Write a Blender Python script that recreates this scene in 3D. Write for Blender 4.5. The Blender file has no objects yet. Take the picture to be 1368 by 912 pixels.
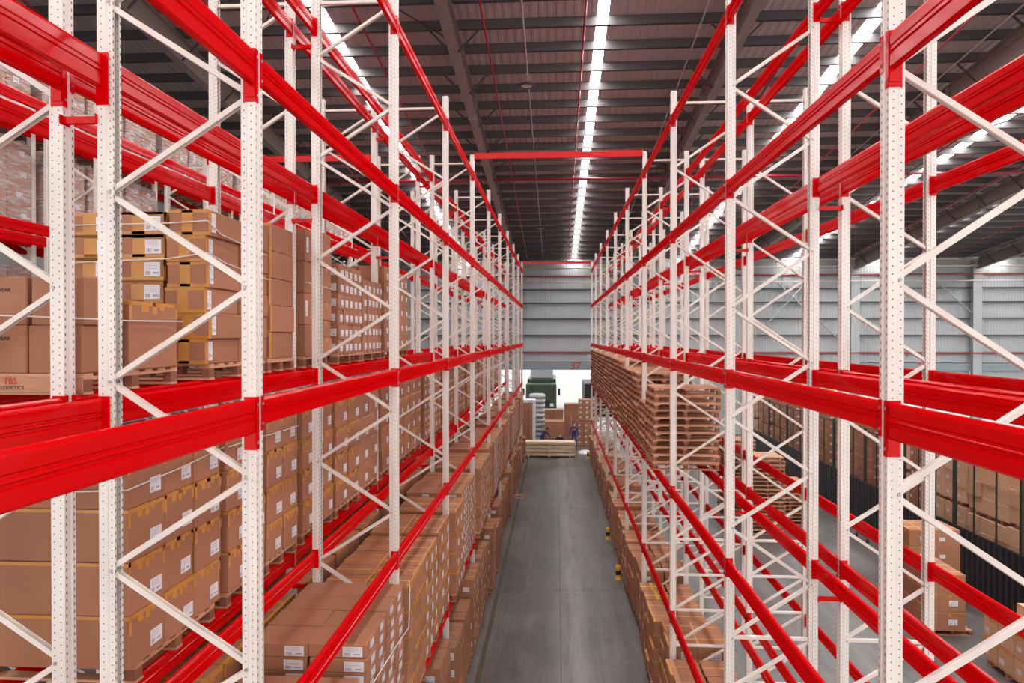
import bpy, bmesh, math, random
from mathutils import Vector, Matrix
random.seed(7)
R = math.radians
H = 7.05                       # camera height above the floor
scene = bpy.context.scene
col = scene.collection

# ------------------------------------------------------------------ camera
cd = bpy.data.cameras.new('camera'); cam = bpy.data.objects.new('camera', cd); col.objects.link(cam)
cd.sensor_width = 36.0; cd.lens = 24.0; cd.clip_start = 0.05; cd.clip_end = 400
cam.location = (0, 0, H)
cam.rotation_euler = (R(90) - math.atan(7 / 912), 0, math.atan(58.8 / 912))
scene.camera = cam
# ------------------------------------------------------------------ world, exposure
vs = scene.view_settings
vs.view_transform = 'Standard'; vs.look = 'None'; vs.gamma = 1.0; vs.exposure = 0.55
vs.use_curve_mapping = False
w = bpy.data.worlds.new('overcast_sky'); scene.world = w; w.use_nodes = True
w.node_tree.nodes['Background'].inputs[0].default_value = (1.0, 0.985, 0.975, 1)
WORLD = 1.2
w.node_tree.nodes['Background'].inputs[1].default_value = WORLD
SKYLIGHT = 30.0

# ------------------------------------------------------------------ materials
def nt(name):
    m = bpy.data.materials.new(name); m.use_nodes = True
    t = m.node_tree; b = t.nodes['Principled BSDF']
    return m, t, b
def N(t, typ, **kw):
    n = t.nodes.new(typ)
    for k, v in kw.items():
        if k.startswith('i_'):
            key = k[2:]
            n.inputs[int(key) if key.isdigit() else key].default_value = v
        else: setattr(n, k, v)
    return n
def L(t, a, b): t.links.new(a, b)
def math_(t, op, a, b=None, c=None):
    n = t.nodes.new('ShaderNodeMath'); n.operation = op
    for i, v in enumerate((a, b, c)):
        if v is None: continue
        if isinstance(v, (int, float)): n.inputs[i].default_value = v
        else: L(t, v, n.inputs[i])
    return n.outputs[0]
def mix(t, fac, a, b):
    n = t.nodes.new('ShaderNodeMix'); n.data_type = 'RGBA'
    for i, v in ((0, fac), (6, a), (7, b)):
        if isinstance(v, (int, float)): n.inputs[i].default_value = v
        elif isinstance(v, tuple): n.inputs[i].default_value = (*v, 1) if len(v) == 3 else v
        else: L(t, v, n.inputs[i])
    return n.outputs[2]
def simple(name, c, rough=0.5, metal=0.0, noise=0.0, scale=8.0, coat=0.0, bump=0.0):
    m, t, b = nt(name)
    b.inputs['Roughness'].default_value = rough; b.inputs['Metallic'].default_value = metal
    if coat: b.inputs['Coat Weight'].default_value = coat; b.inputs['Coat Roughness'].default_value = 0.08
    if noise or bump:
        tc = N(t, 'ShaderNodeTexCoord'); nz = N(t, 'ShaderNodeTexNoise', i_Scale=scale, i_Detail=4.0)
        L(t, tc.outputs['Object'], nz.inputs['Vector'])
        lo = tuple(x * (1 - noise) for x in c); hi = tuple(min(1, x * (1 + noise)) for x in c)
        L(t, mix(t, nz.outputs['Fac'], lo, hi), b.inputs['Base Color'])
        if bump:
            bp = N(t, 'ShaderNodeBump', i_Strength=bump, i_Distance=0.02)
            L(t, nz.outputs['Fac'], bp.inputs['Height']); L(t, bp.outputs[0], b.inputs['Normal'])
    else: b.inputs['Base Color'].default_value = (*c, 1)
    return m

M = {}
m, t, b = nt('red_gloss_paint'); M['red'] = m
t.nodes.remove(b); df = N(t, 'ShaderNodeBsdfDiffuse'); df.inputs[0].default_value = (0.68, 0.0, 0.002, 1)
gl = N(t, 'ShaderNodeBsdfGlossy'); gl.inputs['Roughness'].default_value = 0.13
lw_ = N(t, 'ShaderNodeLayerWeight'); lw_.inputs[0].default_value = 0.5
fr_ = math_(t, 'ADD', math_(t, 'MULTIPLY', math_(t, 'POWER', lw_.outputs['Facing'], 5.0), 0.16), 0.028)
ms = N(t, 'ShaderNodeMixShader'); L(t, fr_, ms.inputs[0]); L(t, df.outputs[0], ms.inputs[1]); L(t, gl.outputs[0], ms.inputs[2]); L(t, ms.outputs[0], t.nodes['Material Output'].inputs[0])
M['red_dark'] = simple('sprinkler_red', (0.34, 0.008, 0.02), 0.35)
M['cream'] = simple('cream_paint', (0.80, 0.745, 0.675), 0.38, 0, 0.04, 2.0)
M['steel'] = simple('zinc_bolt', (0.45, 0.45, 0.48), 0.35, 0.9)
M['hole'] = simple('slot_dark', (0.05, 0.04, 0.04), 0.8)
# upright paint with punched holes
m, t, b = nt('cream_upright_paint'); M['upright'] = m
tc = N(t, 'ShaderNodeTexCoord'); sp = N(t, 'ShaderNodeSeparateXYZ'); L(t, tc.outputs['Object'], sp.inputs[0])
nrm = N(t, 'ShaderNodeSeparateXYZ'); L(t, tc.outputs['Normal'], nrm.inputs[0])
def dots(u, u0, zoff, rad, sz=1.0):
    dz = math_(t, 'SUBTRACT', math_(t, 'FRACT', math_(t, 'ADD', math_(t, 'DIVIDE', sp.outputs[2], 0.05), zoff)), 0.5)
    dz = math_(t, 'MULTIPLY', dz, 0.05 * sz)
    du = math_(t, 'SUBTRACT', u, u0)
    r2 = math_(t, 'ADD', math_(t, 'MULTIPLY', dz, dz), math_(t, 'MULTIPLY', du, du))
    return math_(t, 'LESS_THAN', r2, rad * rad)
side = math_(t, 'GREATER_THAN', math_(t, 'ABSOLUTE', nrm.outputs[1]), 0.6)
face = math_(t, 'GREATER_THAN', math_(t, 'ABSOLUTE', nrm.outputs[0]), 0.6)
s1 = dots(sp.outputs[0], 0.028, 0.0, 0.0046); s2 = dots(sp.outputs[0], 0.080, 0.5, 0.0046)
f1 = dots(math_(t, 'ABSOLUTE', sp.outputs[1]), 0.036, 0.25, 0.0055, 0.5)
mask = math_(t, 'ADD', math_(t, 'MULTIPLY', side, math_(t, 'MAXIMUM', s1, s2)), math_(t, 'MULTIPLY', face, f1))
nz = N(t, 'ShaderNodeTexNoise', i_Scale=2.5, i_Detail=5.0); L(t, tc.outputs['Object'], nz.inputs['Vector'])
basec = mix(t, nz.outputs['Fac'], (0.77, 0.725, 0.665), (0.84, 0.80, 0.75))
L(t, mix(t, mask, basec, (0.13, 0.09, 0.075)), b.inputs['Base Color'])
b.inputs['Roughness'].default_value = 0.36
# cardboard
def carton_mat(name, c):
    m, t, b = nt(name)
    oi = N(t, 'ShaderNodeObjectInfo'); ge = N(t, 'ShaderNodeNewGeometry')
    rnd = math_(t, 'FRACT', math_(t, 'ADD', oi.outputs['Random'], ge.outputs['Random Per Island']))
    tc = N(t, 'ShaderNodeTexCoord'); nz = N(t, 'ShaderNodeTexNoise', i_Scale=3.0, i_Detail=5.0, i_Roughness=0.65)
    L(t, tc.outputs['Object'], nz.inputs['Vector'])
    f = math_(t, 'ADD', math_(t, 'MULTIPLY', rnd, 0.65), math_(t, 'MULTIPLY', nz.outputs['Fac'], 0.35))
    L(t, mix(t, f, tuple(x * 0.84 for x in c), tuple(x * 1.14 for x in c)), b.inputs['Base Color'])
    b.inputs['Roughness'].default_value = 0.62
    b.inputs['Specular IOR Level'].default_value = 0.3
    return m
M['carton'] = carton_mat('kraft_cardboard', (0.405, 0.182, 0.102))
M['carton_pale'] = carton_mat('pale_cardboard', (0.66, 0.41, 0.245))
M['tape'] = simple('amber_tape', (0.60, 0.265, 0.055), 0.3, 0, 0.2, 6.0)
M['tape_clear'] = simple('clear_tape', (0.47, 0.225, 0.115), 0.22)
M['tape_yellow'] = simple('yellow_tape', (0.75, 0.50, 0.02), 0.35)
M['tape_green'] = simple('green_strap', (0.05, 0.16, 0.06), 0.4)
M['strap'] = simple('white_strap', (0.78, 0.76, 0.72), 0.5)
# printed label
m, t, b = nt('printed_label'); M['label'] = m
uv = N(t, 'ShaderNodeTexCoord'); sp = N(t, 'ShaderNodeSeparateXYZ'); L(t, uv.outputs['UV'], sp.inputs[0])
U, V = sp.outputs[0], sp.outputs[1]
def band(x, a, c): return math_(t, 'MULTIPLY', math_(t, 'GREATER_THAN', x, a), math_(t, 'LESS_THAN', x, c))
lines = math_(t, 'MULTIPLY', math_(t, 'GREATER_THAN', math_(t, 'FRACT', math_(t, 'MULTIPLY', V, 9.0)), 0.62), math_(t, 'MULTIPLY', band(U, .08, .8), band(V, .45, .92)))
bars = math_(t, 'MULTIPLY', math_(t, 'GREATER_THAN', math_(t, 'SINE', math_(t, 'MULTIPLY', U, 95.0)), 0.0), math_(t, 'MULTIPLY', band(U, .08, .36), band(V, .1, .38)))
bars2 = math_(t, 'MULTIPLY', band(U, .55, .88), band(V, .18, .3))
ink = math_(t, 'MULTIPLY', math_(t, 'MAXIMUM', math_(t, 'MULTIPLY', lines, 0.35), math_(t, 'MAXIMUM', math_(t, 'MULTIPLY', bars, 0.85), math_(t, 'MULTIPLY', bars2, 0.6))), 1.0)
L(t, mix(t, ink, (0.80, 0.80, 0.84), (0.05, 0.05, 0.07)), b.inputs['Base Color']); b.inputs['Roughness'].default_value = 0.5
# wood
def wood(name, c1, c2, ax=0):
    m, t, b = nt(name)
    tc = N(t, 'ShaderNodeTexCoord'); mp = N(t, 'ShaderNodeMapping'); L(t, tc.outputs['Object'], mp.inputs[0])
    mp.inputs['Scale'].default_value = (3, 14, 14) if ax == 0 else (14, 3, 14)
    nz = N(t, 'ShaderNodeTexNoise', i_Scale=2.0, i_Detail=6.0, i_Distortion=0.6); L(t, mp.outputs[0], nz.inputs['Vector'])
    oi = N(t, 'ShaderNodeObjectInfo')
    f = math_(t, 'ADD', math_(t, 'MULTIPLY', nz.outputs['Fac'], 0.6), math_(t, 'MULTIPLY', oi.outputs['Random'], 0.4))
    L(t, mix(t, f, c1, c2), b.inputs['Base Color']); b.inputs['Roughness'].default_value = 0.7
    return m
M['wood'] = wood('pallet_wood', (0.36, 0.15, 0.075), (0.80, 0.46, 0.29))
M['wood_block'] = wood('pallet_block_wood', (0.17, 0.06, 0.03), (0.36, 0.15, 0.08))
M['lumber'] = wood('sawn_lumber', (0.70, 0.56, 0.37), (0.88, 0.78, 0.58))
# concrete
m, t, b = nt('polished_concrete'); M['concrete'] = m
tc = N(t, 'ShaderNodeTexCoord'); ge = N(t, 'ShaderNodeNewGeometry')
n1 = N(t, 'ShaderNodeTexNoise', i_Scale=0.55, i_Detail=7.0, i_Roughness=0.65); L(t, ge.outputs['Position'], n1.inputs['Vector'])
mp = N(t, 'ShaderNodeMapping'); mp.inputs['Scale'].default_value = (2.2, 0.18, 1); L(t, ge.outputs['Position'], mp.inputs[0])
n2 = N(t, 'ShaderNodeTexNoise', i_Scale=1.2, i_Detail=6.0, i_Roughness=0.7); L(t, mp.outputs[0], n2.inputs['Vector'])
n3 = N(t, 'ShaderNodeTexNoise', i_Scale=14.0, i_Detail=4.0); L(t, ge.outputs['Position'], n3.inputs['Vector'])
oi = N(t, 'ShaderNodeObjectInfo')
f = math_(t, 'ADD', math_(t, 'MULTIPLY', n1.outputs['Fac'], 0.45), math_(t, 'ADD', math_(t, 'MULTIPLY', n2.outputs['Fac'], 0.45), math_(t, 'MULTIPLY', n3.outputs['Fac'], 0.2)))
cr = N(t, 'ShaderNodeValToRGB'); L(t, f, cr.inputs[0])
cr.color_ramp.elements[0].position = 0.42; cr.color_ramp.elements[0].color = (0.045, 0.042, 0.042, 1)
cr.color_ramp.elements[1].position = 0.68; cr.color_ramp.elements[1].color = (0.215, 0.195, 0.187, 1)
sx_ = N(t, 'ShaderNodeSeparateXYZ'); L(t, ge.outputs['Position'], sx_.inputs[0])
def lane(x0, wd):    # bands along the aisle: a lighter streak and a dark wheel track
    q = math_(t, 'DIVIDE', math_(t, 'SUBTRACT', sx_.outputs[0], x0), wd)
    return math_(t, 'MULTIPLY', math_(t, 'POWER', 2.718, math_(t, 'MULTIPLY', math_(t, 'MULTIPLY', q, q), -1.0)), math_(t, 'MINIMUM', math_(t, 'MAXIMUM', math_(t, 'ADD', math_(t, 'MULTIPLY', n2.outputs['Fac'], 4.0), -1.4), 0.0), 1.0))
c1_ = mix(t, math_(t, 'MULTIPLY', oi.outputs['Random'], 0.18), cr.outputs[0], (0.09, 0.09, 0.09))
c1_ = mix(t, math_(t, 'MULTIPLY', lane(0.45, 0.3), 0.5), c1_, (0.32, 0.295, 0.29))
c1_ = mix(t, math_(t, 'MULTIPLY', lane(-0.25, 0.3), 0.45), c1_, (0.045, 0.042, 0.042))
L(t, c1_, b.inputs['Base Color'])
L(t, math_(t, 'ADD', math_(t, 'MULTIPLY', n1.outputs['Fac'], 0.3), 0.22), b.inputs['Roughness'])
M['yellow_line'] = simple('worn_yellow_line', (0.085, 0.06, 0.03), 0.5, 0, 0.35, 2.0)
M['joint'] = simple('joint_dark', (0.05, 0.05, 0.05), 0.8)
# steel building
def ribbed(name, c, period, axis, rough=0.5, depth=0.35, noise=0.08):
    m, t, b = nt(name)
    ge = N(t, 'ShaderNodeNewGeometry'); sp = N(t, 'ShaderNodeSeparateXYZ'); L(t, ge.outputs['Position'], sp.inputs[0])
    s = math_(t, 'SINE', math_(t, 'MULTIPLY', sp.outputs[axis], 2 * math.pi / period))
    s = math_(t, 'MINIMUM', math_(t, 'MAXIMUM', math_(t, 'MULTIPLY', s, 2.0), -1.0), 1.0)
    bp = N(t, 'ShaderNodeBump', i_Strength=depth, i_Distance=0.02); L(t, s, bp.inputs['Height']); L(t, bp.outputs[0], b.inputs['Normal'])
    nz = N(t, 'ShaderNodeTexNoise', i_Scale=0.5, i_Detail=5.0); L(t, ge.outputs['Position'], nz.inputs['Vector'])
    L(t, mix(t, nz.outputs['Fac'], tuple(x * (1 - noise) for x in c), tuple(x * (1 + noise) for x in c)), b.inputs['Base Color'])
    b.inputs['Roughness'].default_value = rough
    return m
M['wall_sheet'] = ribbed('wall_cladding', (0.40, 0.42, 0.425), 0.2, 0, 0.45)
M['roof_sheet'] = ribbed('roof_underside', (0.42, 0.375, 0.38), 0.25, 0, 0.55, 0.5)
M['header'] = simple('door_header_grey', (0.27, 0.32, 0.35), 0.5)
M['purlin'] = simple('purlin_dark', (0.085, 0.074, 0.076), 0.5)
M['rafter'] = simple('rafter_brown_grey', (0.22, 0.18, 0.165), 0.5, 0, 0.08, 1.0)
M['girt'] = simple('girt_dark', (0.075, 0.08, 0.085), 0.6)
M['column'] = simple('column_grey', (0.42, 0.45, 0.45), 0.45)
M['pipe_cream'] = simple('pipe_cream', (0.62, 0.58, 0.53), 0.4)
M['conduit'] = simple('conduit', (0.40, 0.34, 0.33), 0.4)
M['rod'] = simple('brace_dark', (0.055, 0.05, 0.05), 0.6)
M['lamp_dark'] = simple('lamp_housing', (0.04, 0.04, 0.045), 0.4)
M['lamp_glass'] = simple('lamp_diffuser', (0.55, 0.46, 0.44), 0.3)
m, t, b = nt('skylight_sheet'); M['skylight'] = m
b.inputs['Base Color'].default_value = (0.85, 0.87, 0.9, 1)
b.inputs['Emission Color'].default_value = (1.0, 0.985, 0.98, 1); b.inputs['Emission Strength'].default_value = SKYLIGHT
# fence
M['fence_black'] = simple('fence_black', (0.012, 0.012, 0.016), 0.45)
M['fence_post'] = simple('fence_post', (0.016, 0.028, 0.026), 0.45)
m, t, b = nt('chain_link'); M['mesh'] = m
ge = N(t, 'ShaderNodeNewGeometry'); sp = N(t, 'ShaderNodeSeparateXYZ'); L(t, ge.outputs['Position'], sp.inputs[0])
def wire(sgn):
    a = math_(t, 'DIVIDE', math_(t, 'ADD', sp.outputs[1], math_(t, 'MULTIPLY', sp.outputs[2], sgn)), 0.10)
    return math_(t, 'LESS_THAN', math_(t, 'ABSOLUTE', math_(t, 'SUBTRACT', math_(t, 'FRACT', a), 0.5)), 0.035)
al = math_(t, 'MAXIMUM', wire(1.0), wire(-1.0))
L(t, al, b.inputs['Alpha']); b.inputs['Base Color'].default_value = (0.09, 0.08, 0.07, 1); b.inputs['Roughness'].default_value = 0.5
# wrap film
m, t, b = nt('stretch_film'); M['film'] = m
out = t.nodes['Material Output']; tr = N(t, 'ShaderNodeBsdfTransparent'); gl = N(t, 'ShaderNodeBsdfGlossy')
gl.inputs['Roughness'].default_value = 0.3
tc = N(t, 'ShaderNodeTexCoord'); mp = N(t, 'ShaderNodeMapping'); mp.inputs['Scale'].default_value = (1.2, 1.2, 7); L(t, tc.outputs['Object'], mp.inputs[0])
nz = N(t, 'ShaderNodeTexNoise', i_Scale=3.0, i_Detail=7.0, i_Distortion=0.8); L(t, mp.outputs[0], nz.inputs['Vector'])
bp = N(t, 'ShaderNodeBump', i_Strength=1.0, i_Distance=0.08); L(t, nz.outputs['Fac'], bp.inputs['Height']); L(t, bp.outputs[0], gl.inputs['Normal'])
ms = N(t, 'ShaderNodeMixShader'); L(t, math_(t, 'MINIMUM', math_(t, 'MAXIMUM', math_(t, 'ADD', math_(t, 'MULTIPLY', nz.outputs['Fac'], 1.5), -0.45), 0.12), 0.5), ms.inputs[0])
df = N(t, 'ShaderNodeBsdfDiffuse'); df.inputs[0].default_value = (0.85, 0.86, 0.88, 1); m2 = N(t, 'ShaderNodeMixShader'); m2.inputs[0].default_value = 0.5; L(t, gl.outputs[0], m2.inputs[1]); L(t, df.outputs[0], m2.inputs[2])
L(t, tr.outputs[0], ms.inputs[1]); L(t, m2.outputs[0], ms.inputs[2]); L(t, ms.outputs[0], out.inputs[0])
M['film_white'] = simple('white_wrap', (0.80, 0.82, 0.86), 0.3, 0, 0.08, 4.0, bump=0.5)
M['bag'] = simple('grey_sacks', (0.50, 0.50, 0.54), 0.6, 0, 0.2, 9.0, bump=0.5)
M['guard_yellow'] = simple('guard_yellow', (0.80, 0.44, 0.01), 0.4)
M['black'] = simple('black_rubber', (0.015, 0.015, 0.017), 0.5)
M['asphalt'] = simple('yard_concrete', (0.55, 0.55, 0.54), 0.8, 0, 0.1, 0.3)
M['truck_green'] = simple('truck_green', (0.045, 0.075, 0.05), 0.4, 0, 0.2, 2.0)
M['truck_glass'] = simple('windscreen', (0.06, 0.08, 0.05), 0.08)
M['print_black'] = simple('print_black', (0.06, 0.035, 0.025), 0.6)
M['print_red'] = simple('print_red', (0.55, 0.03, 0.03), 0.6)
M['sign_red'] = simple('sign_red', (0.62, 0.05, 0.05), 0.5)
M['shirt'] = simple('navy_shirt', (0.02, 0.03, 0.16), 0.8, 0, 0.25, 9.0)
M['orange'] = simple('orange_stripe', (0.85, 0.16, 0.04), 0.6)
M['jeans'] = simple('jeans', (0.07, 0.11, 0.20), 0.85, 0, 0.3, 12.0)
M['skin'] = simple('skin', (0.42, 0.23, 0.15), 0.55)
M['hair'] = simple('hair', (0.02, 0.014, 0.012), 0.6)
M['mask'] = simple('face_mask', (0.72, 0.80, 0.85), 0.7)

# ------------------------------------------------------------------ mesh helpers
class MB:
    """collects boxes / tubes / polygons into one mesh"""
    def __init__(s): s.v = []; s.f = []; s.mi = []; s.uv = {}
    def box(s, x0, x1, y0, y1, z0, z1, mi=0):
        o = len(s.v)
        s.v += [(x0, y0, z0), (x1, y0, z0), (x1, y1, z0), (x0, y1, z0), (x0, y0, z1), (x1, y0, z1), (x1, y1, z1), (x0, y1, z1)]
        for q in ((3, 2, 1, 0), (4, 5, 6, 7), (0, 1, 5, 4), (1, 2, 6, 5), (2, 3, 7, 6), (3, 0, 4, 7)):
            s.f.append(tuple(o + i for i in q)); s.mi.append(mi)
        return s
    def quad(s, pts, mi=0, uv=True):
        o = len(s.v); s.v += [tuple(p) for p in pts]; s.f.append(tuple(range(o, o + len(pts)))); s.mi.append(mi)
        if uv: s.uv[len(s.f) - 1] = [(0, 0), (1, 0), (1, 1), (0, 1)]
        return s
    def bar(s, a, b, wu, wv, mi=0, up=(0, 0, 1)):
        a, b = Vector(a), Vector(b); d = (b - a).normalized(); u = Vector(up).cross(d)
        if u.length < 1e-4: u = Vector((1, 0, 0)).cross(d)
        u.normalize(); v = d.cross(u); o = len(s.v)
        for p in (a, b):
            for su, sv in ((-1, -1), (1, -1), (1, 1), (-1, 1)):
                s.v.append(tuple(p + u * su * wu / 2 + v * sv * wv / 2))
        for q in ((0, 3, 2, 1), (4, 5, 6, 7), (0, 1, 5, 4), (1, 2, 6, 5), (2, 3, 7, 6), (3, 0, 4, 7)):
            s.f.append(tuple(o + i for i in q)); s.mi.append(mi)
        return s
    def tube(s, pts, r, n=8, mi=0, cap=True):
        pts = [Vector(p) for p in pts]; rs = r if isinstance(r, (list, tuple)) else [r] * len(pts); rings = []
        for i, p in enumerate(pts):
            d = (pts[min(i + 1, len(pts) - 1)] - pts[max(i - 1, 0)]).normalized()
            u = d.cross(Vector((0.01, 0.02, 1)))
            if u.length < 0.05: u = d.cross(Vector((1, 0, 0)))
            u.normalize(); v = d.cross(u); o = len(s.v); rings.append(o)
            for k in range(n):
                a = 2 * math.pi * k / n; s.v.append(tuple(p + (u * math.cos(a) + v * math.sin(a)) * rs[i]))
        for a, b in zip(rings, rings[1:]):
            for k in range(n):
                s.f.append((a + k, a + (k + 1) % n, b + (k + 1) % n, b + k)); s.mi.append(mi)
        if cap:
            s.f.append(tuple(rings[0] + k for k in reversed(range(n)))); s.mi.append(mi)
            s.f.append(tuple(rings[-1] + k for k in range(n))); s.mi.append(mi)
        return s
    def lathe(s, prof, n=16, c=(0, 0), mi=0):
        o = len(s.v); m = len(prof)
        for k in range(n):
            a = 2 * math.pi * k / n
            for r, z in prof: s.v.append((c[0] + r * math.cos(a), c[1] + r * math.sin(a), z))
        for k in range(n):
            for j in range(m - 1):
                A = o + k * m + j; B = o + ((k + 1) % n) * m + j
                s.f.append((A, B, B + 1, A + 1)); s.mi.append(mi)
        return s
    def extrude(s, poly, f, mi=0):
        """poly: closed list of 2-D points, f(p, end) -> 3-D point for end 0 / 1"""
        o = len(s.v); n = len(poly)
        for e in (0, 1):
            for p in poly: s.v.append(tuple(f(p, e)))
        for k in range(n):
            s.f.append((o + k, o + (k + 1) % n, o + n + (k + 1) % n, o + n + k)); s.mi.append(mi)
        s.f.append(tuple(o + k for k in reversed(range(n)))); s.mi.append(mi)
        s.f.append(tuple(o + n + k for k in range(n))); s.mi.append(mi)
        return s
    def mesh(s, name, mats, smooth=False, fix=False, bevel=0):
        me = bpy.data.meshes.new(name); me.from_pydata(s.v, [], s.f)
        for mt in (mats if isinstance(mats, (list, tuple)) else [mats]): me.materials.append(mt)
        me.polygons.foreach_set('material_index', s.mi)
        if s.uv:
            ul = me.uv_layers.new(name='UVMap')
            for fi, c in s.uv.items():
                for li, q in zip(me.polygons[fi].loop_indices, c): ul.data[li].uv = q
        if fix or bevel:
            bm = bmesh.new(); bm.from_mesh(me)
            if fix: bmesh.ops.recalc_face_normals(bm, faces=bm.faces)
            if bevel: bmesh.ops.bevel(bm, geom=bm.edges[:], offset=bevel, segments=1, affect='EDGES', clamp_overlap=True)
            bm.to_mesh(me); bm.free()
        if smooth: me.polygons.foreach_set('use_smooth', [True] * len(me.polygons))
        me.update(); return me

def ob(name, me, parent=None, loc=(0, 0, 0), rot=None):
    o = bpy.data.objects.new(name, me); col.objects.link(o); o.location = loc
    if rot: o.rotation_euler = rot
    if parent: o.parent = parent
    return o
def tag(o, label, cat, group=None, kind=None):
    if label: o['label'] = label
    if cat: o['category'] = cat
    if group: o['group'] = group
    if kind: o['kind'] = kind
    return o
def thing(name, label, cat, loc=(0, 0, 0), group=None, rotz=0):
    o = ob(name, None, None, loc, (0, 0, rotz) if rotz else None); o.empty_display_size = 0.2
    return tag(o, label, cat, group)
def struct(name, me, label, loc=(0, 0, 0), cat=None):
    o = ob(name, me, None, loc); o['kind'] = 'structure'; o['label'] = label
    o['category'] = cat or name.split('_')[0]
    return o
ORD = ['zeroth', 'first', 'second', 'third', 'fourth', 'fifth', 'sixth', 'seventh', 'eighth', 'ninth', 'tenth', 'eleventh', 'twelfth',
       'thirteenth', 'fourteenth', 'fifteenth', 'sixteenth', 'seventeenth', 'eighteenth', 'nineteenth', 'twentieth']
def ordn(i):
    if i <= 20: return ORD[i]
    return {2: 'twenty', 3: 'thirty'}[i // 10] + '-' + ORD[i % 10] if i % 10 else {3: 'thirtieth'}.get(i // 10, 'last')

# ================================================================== STRUCTURE
YW = 50.8                                        # end wall
def roofz(y): return H + 11.3 - 0.1096 * y       # underside line of the purlins' top
X0, X1, YB = -16.0, 42.0, -8.0
# ---- floor
fl = struct('floor', MB().box(X0, X1, YB, YW, -0.3, -0.012).mesh('floor', M['joint']), 'grey worn polished concrete warehouse floor', cat='floor')
xs = [X0, -8.2, -4.1, 0.11, 4.25, 8.1, 12.0, 20, 30, X1]
ys = [YB, 1, 10, 19, 28, 37, 46, YW]
for a, bb in zip(xs, xs[1:]):
    for c, d in zip(ys, ys[1:]):
        g = 0.006
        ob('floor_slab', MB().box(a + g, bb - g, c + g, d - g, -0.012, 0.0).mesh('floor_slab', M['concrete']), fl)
tag(ob('floor_line', MB().box(-1.655, -1.545, 4, 39.5, 0.0, 0.0015).mesh('floor_line', M['yellow_line']), fl), 'worn yellow floor line', None)
struct('ground_yard', MB().box(-60, 90, YW, 130, -0.35, -0.05).mesh('ground_yard', M['asphalt']), 'bright concrete yard outside the dock doors', cat='ground')
# ---- end wall: columns, cladding panels between girts, door headers
COLX = [-11.2, -2.95, 5.1, 13.25, 21.4, 29.8, 38.0]
wall = struct('wall_back', MB().box(X0, X1, YW + 0.16, YW + 0.2, 5.1, roofz(YW) + 0.4).mesh('wall_back', M['girt']), 'grey horizontal metal cladding end wall above dock doors', cat='wall')
bands = [5.1, 5.85, 7.1, 8.33, 9.5, 10.5, 11.5, 12.75]
edges = [X0] + COLX + [X1]
for zi, (a, bb) in enumerate(zip(bands, bands[1:])):
    for xa, xb in zip(edges, edges[1:]):
        mb = MB(); o0 = len(mb.v)
        # each sheet leans: its lower edge stands proud of the one beneath
        mb.v += [(xa, YW + .02, a + .06), (xb, YW + .02, a + .06), (xb, YW + .13, bb), (xa, YW + .13, bb),
                 (xa, YW + .05, a + .06), (xb, YW + .05, a + .06), (xb, YW + .16, bb), (xa, YW + .16, bb)]
        for q in ((0, 1, 2, 3), (7, 6, 5, 4), (1, 0, 4, 5), (2, 1, 5, 6), (3, 2, 6, 7), (0, 3, 7, 4)): mb.f.append(q); mb.mi.append(0)
        ob('wall_panel', mb.mesh('wall_panel', M['wall_sheet']), wall)
    if zi: ob('girt', MB().box(X0, X1, YW - .06, YW + .15, a - .03, a + .06).mesh('girt', M['girt']), wall)
for x in COLX:
    mb = MB().box(x - .3, x + .3, YW - .42, YW - .39, 0, roofz(YW) - .3).box(x - .3, x + .3, YW - .06, YW - .03, 0, roofz(YW) - .3).box(x - .012, x + .012, YW - .39, YW - .06, 0, roofz(YW) - .3)
    mb.box(x - .36, x + .36, YW - .5, YW - .0, 0, .03)
    ob('column', mb.mesh('column', M['column']), wall)
for z, r in ((11.0, .035), (12.05, .06), (12.55, .055)):
    ob('wall_rail', MB().tube([(X0, YW - .5, z), (X1, YW - .5, z)], r).mesh('wall_rail', M['pipe_cream'], True), wall)
for z in (11.45, 5.85):
    ob('sprinkler_pipe', MB().tube([(X0, YW - .62, z), (X1, YW - .62, z)], .05).mesh('sprinkler_pipe', M['red_dark'], True), wall)
# door headers, and the walls between the dock openings
for i, (xa, xb) in enumerate(zip(COLX, COLX[1:])):
    ob('door_header', MB().box(xa + .31, xb - .31, YW - .12, YW + .1, 4.55, 5.1).mesh('door_header', M['header']), wall)
    if xa > 4 and xa < 12 or xa < -10: pass
    if xa > 4:
        lo = 3.75
        ob('roller_shutter', MB().box(xa + .31, xb - .31, YW - .02, YW + .02, 0 if i in (2,) else lo, 4.55).mesh('roller_shutter', M['wall_sheet']), wall)
ob('wall_panel', MB().box(X0, COLX[0] - .3, YW, YW + .05, 0, 5.1).mesh('wall_panel', M['wall_sheet']), wall)
# door number
def text_obj(name, body, size, mat, parent, loc, rot=(R(90), 0, 0), ex=0.004):
    cu = bpy.data.curves.new(name, 'FONT'); cu.body = body; cu.size = size; cu.extrude = ex; cu.align_x = 'CENTER'; cu.align_y = 'CENTER'; cu.offset = size * .012
    tmp = bpy.data.objects.new(name, cu); col.objects.link(tmp)
    dg = bpy.context.evaluated_depsgraph_get(); me = bpy.data.meshes.new_from_object(tmp.evaluated_get(dg))
    bpy.data.objects.remove(tmp); me.materials.clear(); me.materials.append(mat)
    return ob(name, me, parent, loc, rot)
for x, s in ((1.45, '37'), (26.0, '34'), (9.2, '36'), (17.3, '35')):
    if s in ('37', '34'): text_obj('door_number', s if s == '37' else '3', .78, M['sign_red'], wall, (x, YW - .13, 4.83))
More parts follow.
